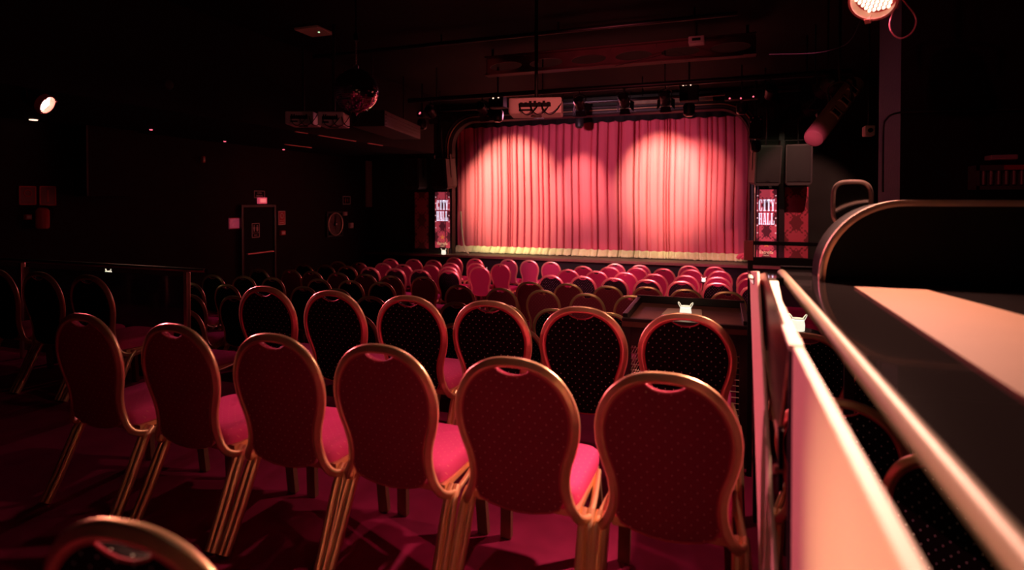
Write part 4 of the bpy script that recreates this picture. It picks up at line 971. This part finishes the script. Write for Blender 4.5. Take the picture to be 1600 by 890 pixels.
# ------------------------------------------------------------------ mesh sided table
TY0, TY1 = 3.42, 4.12
TZ = at(975, 497, Y=TY0).z
tx0 = at(972, 500, Y=TY0).x; tx1 = at(1172, 500, Y=TY0).x
W = tx1 - tx0; D = TY1 - TY0
t = thing('mesh_table', 'dark wooden table with tray top and wire mesh sides behind the second row', 'table', (tx0, TY0, 0))
obj('tabletop', cboxes(((0, 0, TZ - .05), (W, D, TZ - .02))), WOOD, t, smooth=False)
obj('tray_rim', cboxes(((0, 0, TZ - .02), (W, .035, TZ)), ((0, D - .03, TZ - .02), (W, D, TZ + .03)), ((0, .035, TZ - .02), (.03, D - .03, TZ + .022)), ((W - .03, .035, TZ - .02), (W, D - .03, TZ + .022))), BLKW, t, smooth=False, bevel=.004)
obj('apron', cboxes(((0, .005, TZ - .16), (W, .03, TZ - .05)), ((0, D - .03, TZ - .16), (W, D - .005, TZ - .05)), ((.005, .03, TZ - .16), (.03, D - .03, TZ - .05)), ((W - .03, .03, TZ - .16), (W - .005, D - .03, TZ - .05))), BLKW, t, smooth=False)
for x, y in ((.0, .0), (W - .05, .0), (0, D - .05), (W - .05, D - .05)): obj('leg', cboxes(((x, y, 0), (x + .05, y + .05, TZ - .05))), BLKW, t, smooth=False)
bm = bmesh.new()
zz = .12
while zz < TZ - .17: cyl(bm, (.05, .02, zz), (W - .05, .02, zz), .002, n=5); zz += .033
for k in range(int((W - .1) / .10)): cyl(bm, (.07 + .10 * k, .0225, .10), (.07 + .10 * k, .0225, TZ - .16), .002, n=5)
obj('wire_mesh', bm, WIRE, t)
bm = bmesh.new(); zz = .12
while zz < TZ - .17: cyl(bm, (.02, .05, zz), (.02, D - .05, zz), .002, n=5); zz += .033
obj('wire_mesh', bm, WIRE, t)
obj('bottom_board', cboxes(((.0, .05, .05), (W, D - .05, .09)), ((.05, .005, .05), (W - .05, .045, .11))), BLKW, t, smooth=False)
# sheet and lantern on the table
p0 = at(1035, 494, Z=TZ - .0195); 
sh = [at(1034, 492, Z=TZ - .0195), at(1098, 494, Z=TZ - .0195), at(1097, 484, Z=TZ - .0195), at(1044, 482, Z=TZ - .0195)]
bm = bmesh.new(); f = [bm.verts.new(v) for v in sh]; g = [bm.verts.new(v + Vector((0, 0, .002))) for v in sh]; bm.faces.new(f[::-1]); bm.faces.new(g)
for k in range(4): bm.faces.new((f[k], f[(k + 1) % 4], g[(k + 1) % 4], g[k]))
tag(obj('place_mat', bm, PAPER, smooth=False), 'light brown paper mat on the mesh table under the lantern', 'place mat')
lp = at(1072, 495, Z=TZ - .0195 + .002); lantern((lp.x, lp.y, TZ - .0170), 'bright white lantern on the mesh table, behind the second row right end chair', .062)
# small lanterns further off
def hang_on(px, py, Y, label, s): 
    p = at(px, py, Y=Y); return p
sp = at(1248, 517, zc=4.4)
t = thing('side_table', 'small round dark side table under the lantern beyond the partition', 'table', (sp.x, sp.y, -.22)); hh = sp.z + .22
obj('tabletop', lathe(bmesh.new(), [(.15, hh - .02), (.155, hh - .01), (.15, hh)], 32), LACQ, t); obj('stem', cyl(bmesh.new(), (0, 0, .02), (0, 0, hh - .015), .02), DARKM, t); obj('foot', lathe(bmesh.new(), [(.13, 0), (.13, .012), (.03, .03)], 28), DARKM, t)
lantern((sp.x, sp.y, sp.z + .001), 'white lantern beyond the partition, seen left of the blurred counter edge', .09)
p = at(693, 401, Y=14.16); lantern((p.x, p.y, .0), 'small lantern on the stage lip below the left CITY HALL screen', .11)
p = at(758, 424, Y=13.0); 
t = thing('lantern_stand', 'small stand with lantern in the gap between front chairs', 'stand', (p.x, p.y, hall_z(p.y) - .0)); hz = p.z - hall_z(p.y)
obj('stem', cyl(bmesh.new(), (0, 0, .02), (0, 0, hz - .01), .02), DARKM, t); obj('tabletop', lathe(bmesh.new(), [(.14, hz - .02), (.14, hz)], 24), BLKW, t); obj('foot', lathe(bmesh.new(), [(.14, 0), (.14, .015), (.03, .03)], 24), DARKM, t)
lantern((p.x, p.y, p.z + .001), 'small lantern in the gap at the front row aisle', .07)
p = at(1100, 440, Y=10.7)
t = thing('lantern_stand', 'small stand with lantern between right block columns', 'stand', (p.x, p.y, hall_z(p.y))); hz = p.z - hall_z(p.y)
obj('stem', cyl(bmesh.new(), (0, 0, .02), (0, 0, hz - .01), .02), DARKM, t); obj('tabletop', lathe(bmesh.new(), [(.06, hz - .02), (.06, hz)], 24), BLKW, t); obj('foot', lathe(bmesh.new(), [(.06, 0), (.06, .015), (.03, .03)], 24), DARKM, t)
lantern((p.x, p.y, p.z + .001), 'small lantern glimpsed between two right block chair columns', .06)
# lantern standing in for the candle reflection in the left glass, on a table
p = at(168, 433, Y=5.2)
t = thing('reflection_table', 'dark table holding the candle reflection stand-in behind the left glass balustrade', 'table', (p.x, p.y, hall_z(p.y))); hz = p.z - hall_z(p.y)
obj('tabletop', cboxes(((-.35, -.35, hz - .03), (.35, .35, hz))), BLKW, t, smooth=False); obj('pedestal', cyl(bmesh.new(), (0, 0, .03), (0, 0, hz - .02), .04), DARKM, t); obj('foot', lathe(bmesh.new(), [(.22, -.0), (.22, .02), (.04, .05)], 24), DARKM, t)
lantern((p.x, p.y, p.z + .001), 'white lantern standing in for the candle reflection in left glass balustrade', .075)

# ------------------------------------------------------------------ partition and counter on the right
ZR = 1.17
PX = .150
t = thing('partition', 'blurred pink lit partition with glass and gold edges right of the chairs', 'partition', (PX, 0, 0))
obj('near_panel', cboxes(((0, -.6, 0), (.022, 1.39, ZR))), CREAM, t, smooth=False, bevel=.003, label='cream painted panel')
capm = mat('cap_metal', (.85, .5, .42), .35, .3)
bm = bmesh.new(); prism(bm, [(-.006, 1.40), (.024, 1.40), (.035, 2.0), (.066, 2.49), (.022, 2.49)], .012, 'z'); o = obj('cap_rail', bm, CREAM, t, smooth=False, label='narrow cream cap rail'); o.location.z = ZR - .012
# dark glossy face between cap and lower gold edge
g = [at(1237, 549, X=PX), at(1220, 693, X=PX - .004), at(1205, 620, X=PX - .004), at(1193, 540, X=PX - .004), at(1186, 474, X=PX - .004), at(1180, 430, X=PX - .004), at(1196, 426, X=PX)]
bm = bmesh.new(); A = [bm.verts.new((v.x - PX, v.y, v.z)) for v in g]; B = [bm.verts.new((v.x - PX + .006, v.y, v.z)) for v in g]; bm.faces.new(A); bm.faces.new(B[::-1]); n = len(g)
for k in range(n): bm.faces.new((A[k], B[k], B[(k + 1) % n], A[(k + 1) % n]))
obj('smoked_glass', bm, SMOKE, t, smooth=False, label='smoked glass sheet')
O = Vector((PX, 0, 0))
obj('gold_edge', tube(bmesh.new(), [v - O for v in g[1:6]], .0035, 8), GOLD, t)
obj('gold_edge', tube(bmesh.new(), [g[0] - O, g[1] - O], .0045, 8, raw=True), GOLD, t)
bm = bmesh.new(); prism(bm, [(2.50, ZR + .010), (2.95, ZR + .010 - .45 * math.tan(R(3.05))), (2.95, ZR - .05), (2.50, ZR - .02)], .112, 'x'); o = obj('glossy_ledge', bm, LACQ, t, smooth=False, label='glossy black sloping ledge'); o.location.x = -.025
# leaning pink metal stay
a = at(1178, 424, X=.135); b = at(1202, 893, X=.120)
b2 = b + (b - a) * .0
S = [(at(1172, 424, X=.13)), (at(1183, 424, X=.13)), (at(1212, 892, X=.118)), (at(1190, 892, X=.118))]
# extend the stay down to the floor
def ext(p, q): k = (0.002 - p.z) / (q.z - p.z); return p + (q - p) * k
S2 = [S[0], S[1], ext(S[1], S[2]), ext(S[0], S[3])]
bm = bmesh.new(); A = [bm.verts.new((v.x - PX, v.y, v.z)) for v in S2]; B = [bm.verts.new((v.x - PX + .010, v.y, v.z)) for v in S2]; bm.faces.new(A); bm.faces.new(B[::-1])
for k in range(4): bm.faces.new((A[k], B[k], B[(k + 1) % 4], A[(k + 1) % 4]))
obj('diagonal_stay', bm, CREAM, t, smooth=False, bevel=.002, label='pink lit diagonal stay')
obj('post', cboxes(((-.004, 1.395, 0), (.026, 1.44, ZR - .013))), BLACK, t, smooth=False)
obj('post', cboxes(((-.0, 2.86, -.0), (.06, 2.92, ZR - .06))), BLACK, t, smooth=False)
c = at(1220, 736, X=PX - .01); obj('bolt', cyl(bmesh.new(), (c.x - PX - .012, c.y, c.z), (c.x - PX + .012, c.y, c.z), .011, n=16), REDPAINT, t)
obj('bolt_plate', cboxes(((-.012, c.y - .01, c.z - .05), (.0, c.y + .02, c.z + .10))), BLACK, t, smooth=False)
# counter
CXX = .265
t = thing('bar_counter', 'blurred glossy black counter with pale rounded edge at the right', 'counter', (CXX, 0, -.22)); ZK = ZR + .22
obj('countertop', cboxes(((.012, -.6, ZK - .035), (2.4, 2.93, ZK))), LACQ, t, smooth=False)
bm = tube(bmesh.new(), [(0, -.6, ZK - .017), (0, 2.90, ZK - .017)], .019, 14, raw=True); obj('edge_tube', bm, mat('edge_tube_metal', (.26, .22, .15), .5, .1, spec=.3), t, label='pale gold edge tube')
obj('base', cboxes(((.75, -.5, 0), (2.3, 2.2, ZK - .036))), BLKW, t, smooth=False)
obj('back_edge', cboxes(((.0, 2.93, ZK - .03), (2.4, 2.97, ZK + .012))), BLACK, t, smooth=False)
# pale board lying on the counter
q = [at(1338, 449, Z=ZR), at(1600, 620, Z=ZR)]
xb = .457; bo = [(xb, -.5), (xb, 2.38), (.68, 2.38), (.78, 1.92), (.86, 1.4), (.90, .5), (.90, -.5)]  # console's shadow edge is put into the board's right outline
bm = bmesh.new(); prism(bm, bo, .006, 'z'); o = obj('serving_board', bm, mat('board_laminate', (.15, .080, .038), .7, vary=.1, spec=.15), smooth=False); o.location.z = ZR + .0005; tag(o, 'blurred pale board lying lit on the black counter', 'board')
# end rail beyond the counter
t = thing('end_rail', 'black double end rail with pink lit corner beyond the counter', 'railing', (.12, 3.35, -.22))
zr1 = at(1230, 380, Y=3.35).z + .22; zr2 = at(1230, 408, Y=3.35).z + .22
obj('top_bar', cboxes(((0.02, -.012, zr1 - .012), (.52, .012, zr1 + .008))), BLACK, t, smooth=False)
obj('lower_bar', cboxes(((.02, -.012, zr2 - .025), (.52, .012, zr2 + .016))), BLACK, t, smooth=False)
obj('post', cboxes(((.50, -.02, 0), (.54, .02, zr1 + .01))), BLACK, t, smooth=False)
obj('corner_plate', cboxes(((-.0, -.015, zr2 + .0), (.045, .01, zr1 + .01))), mat('corner_plate_metal', (.5, .12, .14), .35, .5), t, smooth=False)  # pink light on the post put into this plate's colour
obj('post', cboxes(((.02, -.02, .22), (.045, .02, zr2 + .0))), BLACK, t, smooth=False)
# black rounded console on the counter
p0 = at(1285, 432, Y=2.60); pt = at(1400, 317, Y=2.60); XW = 1.3
t = thing('rounded_console', 'large glossy black console with rounded chrome edge on the counter', 'console', (p0.x, 2.60, ZR)); Hc = pt.z - ZR; rc = min(.30, Hc * .98)
prof = [(0, 0)] + [(rc * .95 * (1 - math.cos(a)), (Hc - rc) + rc * math.sin(a)) for a in [PI / 2 * i / 14 for i in range(15)]] + [(XW, Hc), (XW, 0)]
bm = bmesh.new(); prism(bm, prof, .26, 'y'); obj('body', bm, BLACK, t)
P = [Vector((x, 0, z)) for x, z in prof[:-1]]
bm = bmesh.new(); sweep(bm, P, [(-.014, -.012), (.014, -.012), (.018, 0), (.014, .012), (-.014, .012), (-.018, 0)], up=(0, 1, 0)); obj('chrome_edge', bm, mat('chrome', (.85, .62, .55), .25, .6), t)
obj('foot', cboxes(((.1, .03, -.0005), (XW - .05, .2, .004))), BLACK, t, smooth=False)
# small rounded monitor behind it
c = at(1331, 318, Y=3.02)
t = thing('rounded_headset_monitor', 'small rounded black monitor with pink rim behind the console', 'monitor', (c.x, 3.02, ZR - .0), R(-4)); hz = c.z - ZR
rim = []
for i in range(36):
    a = 2 * PI * i / 36; cc, ss = math.cos(a), math.sin(a); e = .55; rim.append(((.076) * abs(cc) ** e * (1 if cc >= 0 else -1), hz + .100 * abs(ss) ** e * (1 if ss >= 0 else -1)))
bm = bmesh.new(); prism(bm, rim, .10, 'y'); obj('shell', bm, LACQ, t)
bm = bmesh.new(); sweep(bm, [Vector((x, .0, z)) for x, z in rim], circ(.010, 8), closed=True); obj('rim', bm, MATS['chrome'], t)
obj('stand', cboxes(((-.02, .03, -1.39), (.02, .07, hz - .08)), ((-.12, -.03, -1.39), (.12, .12, -1.375))), DARKM, t, smooth=False)
print('things', sum(1 for o in bpy.data.objects if o.parent is None), 'objects', len(bpy.data.objects))
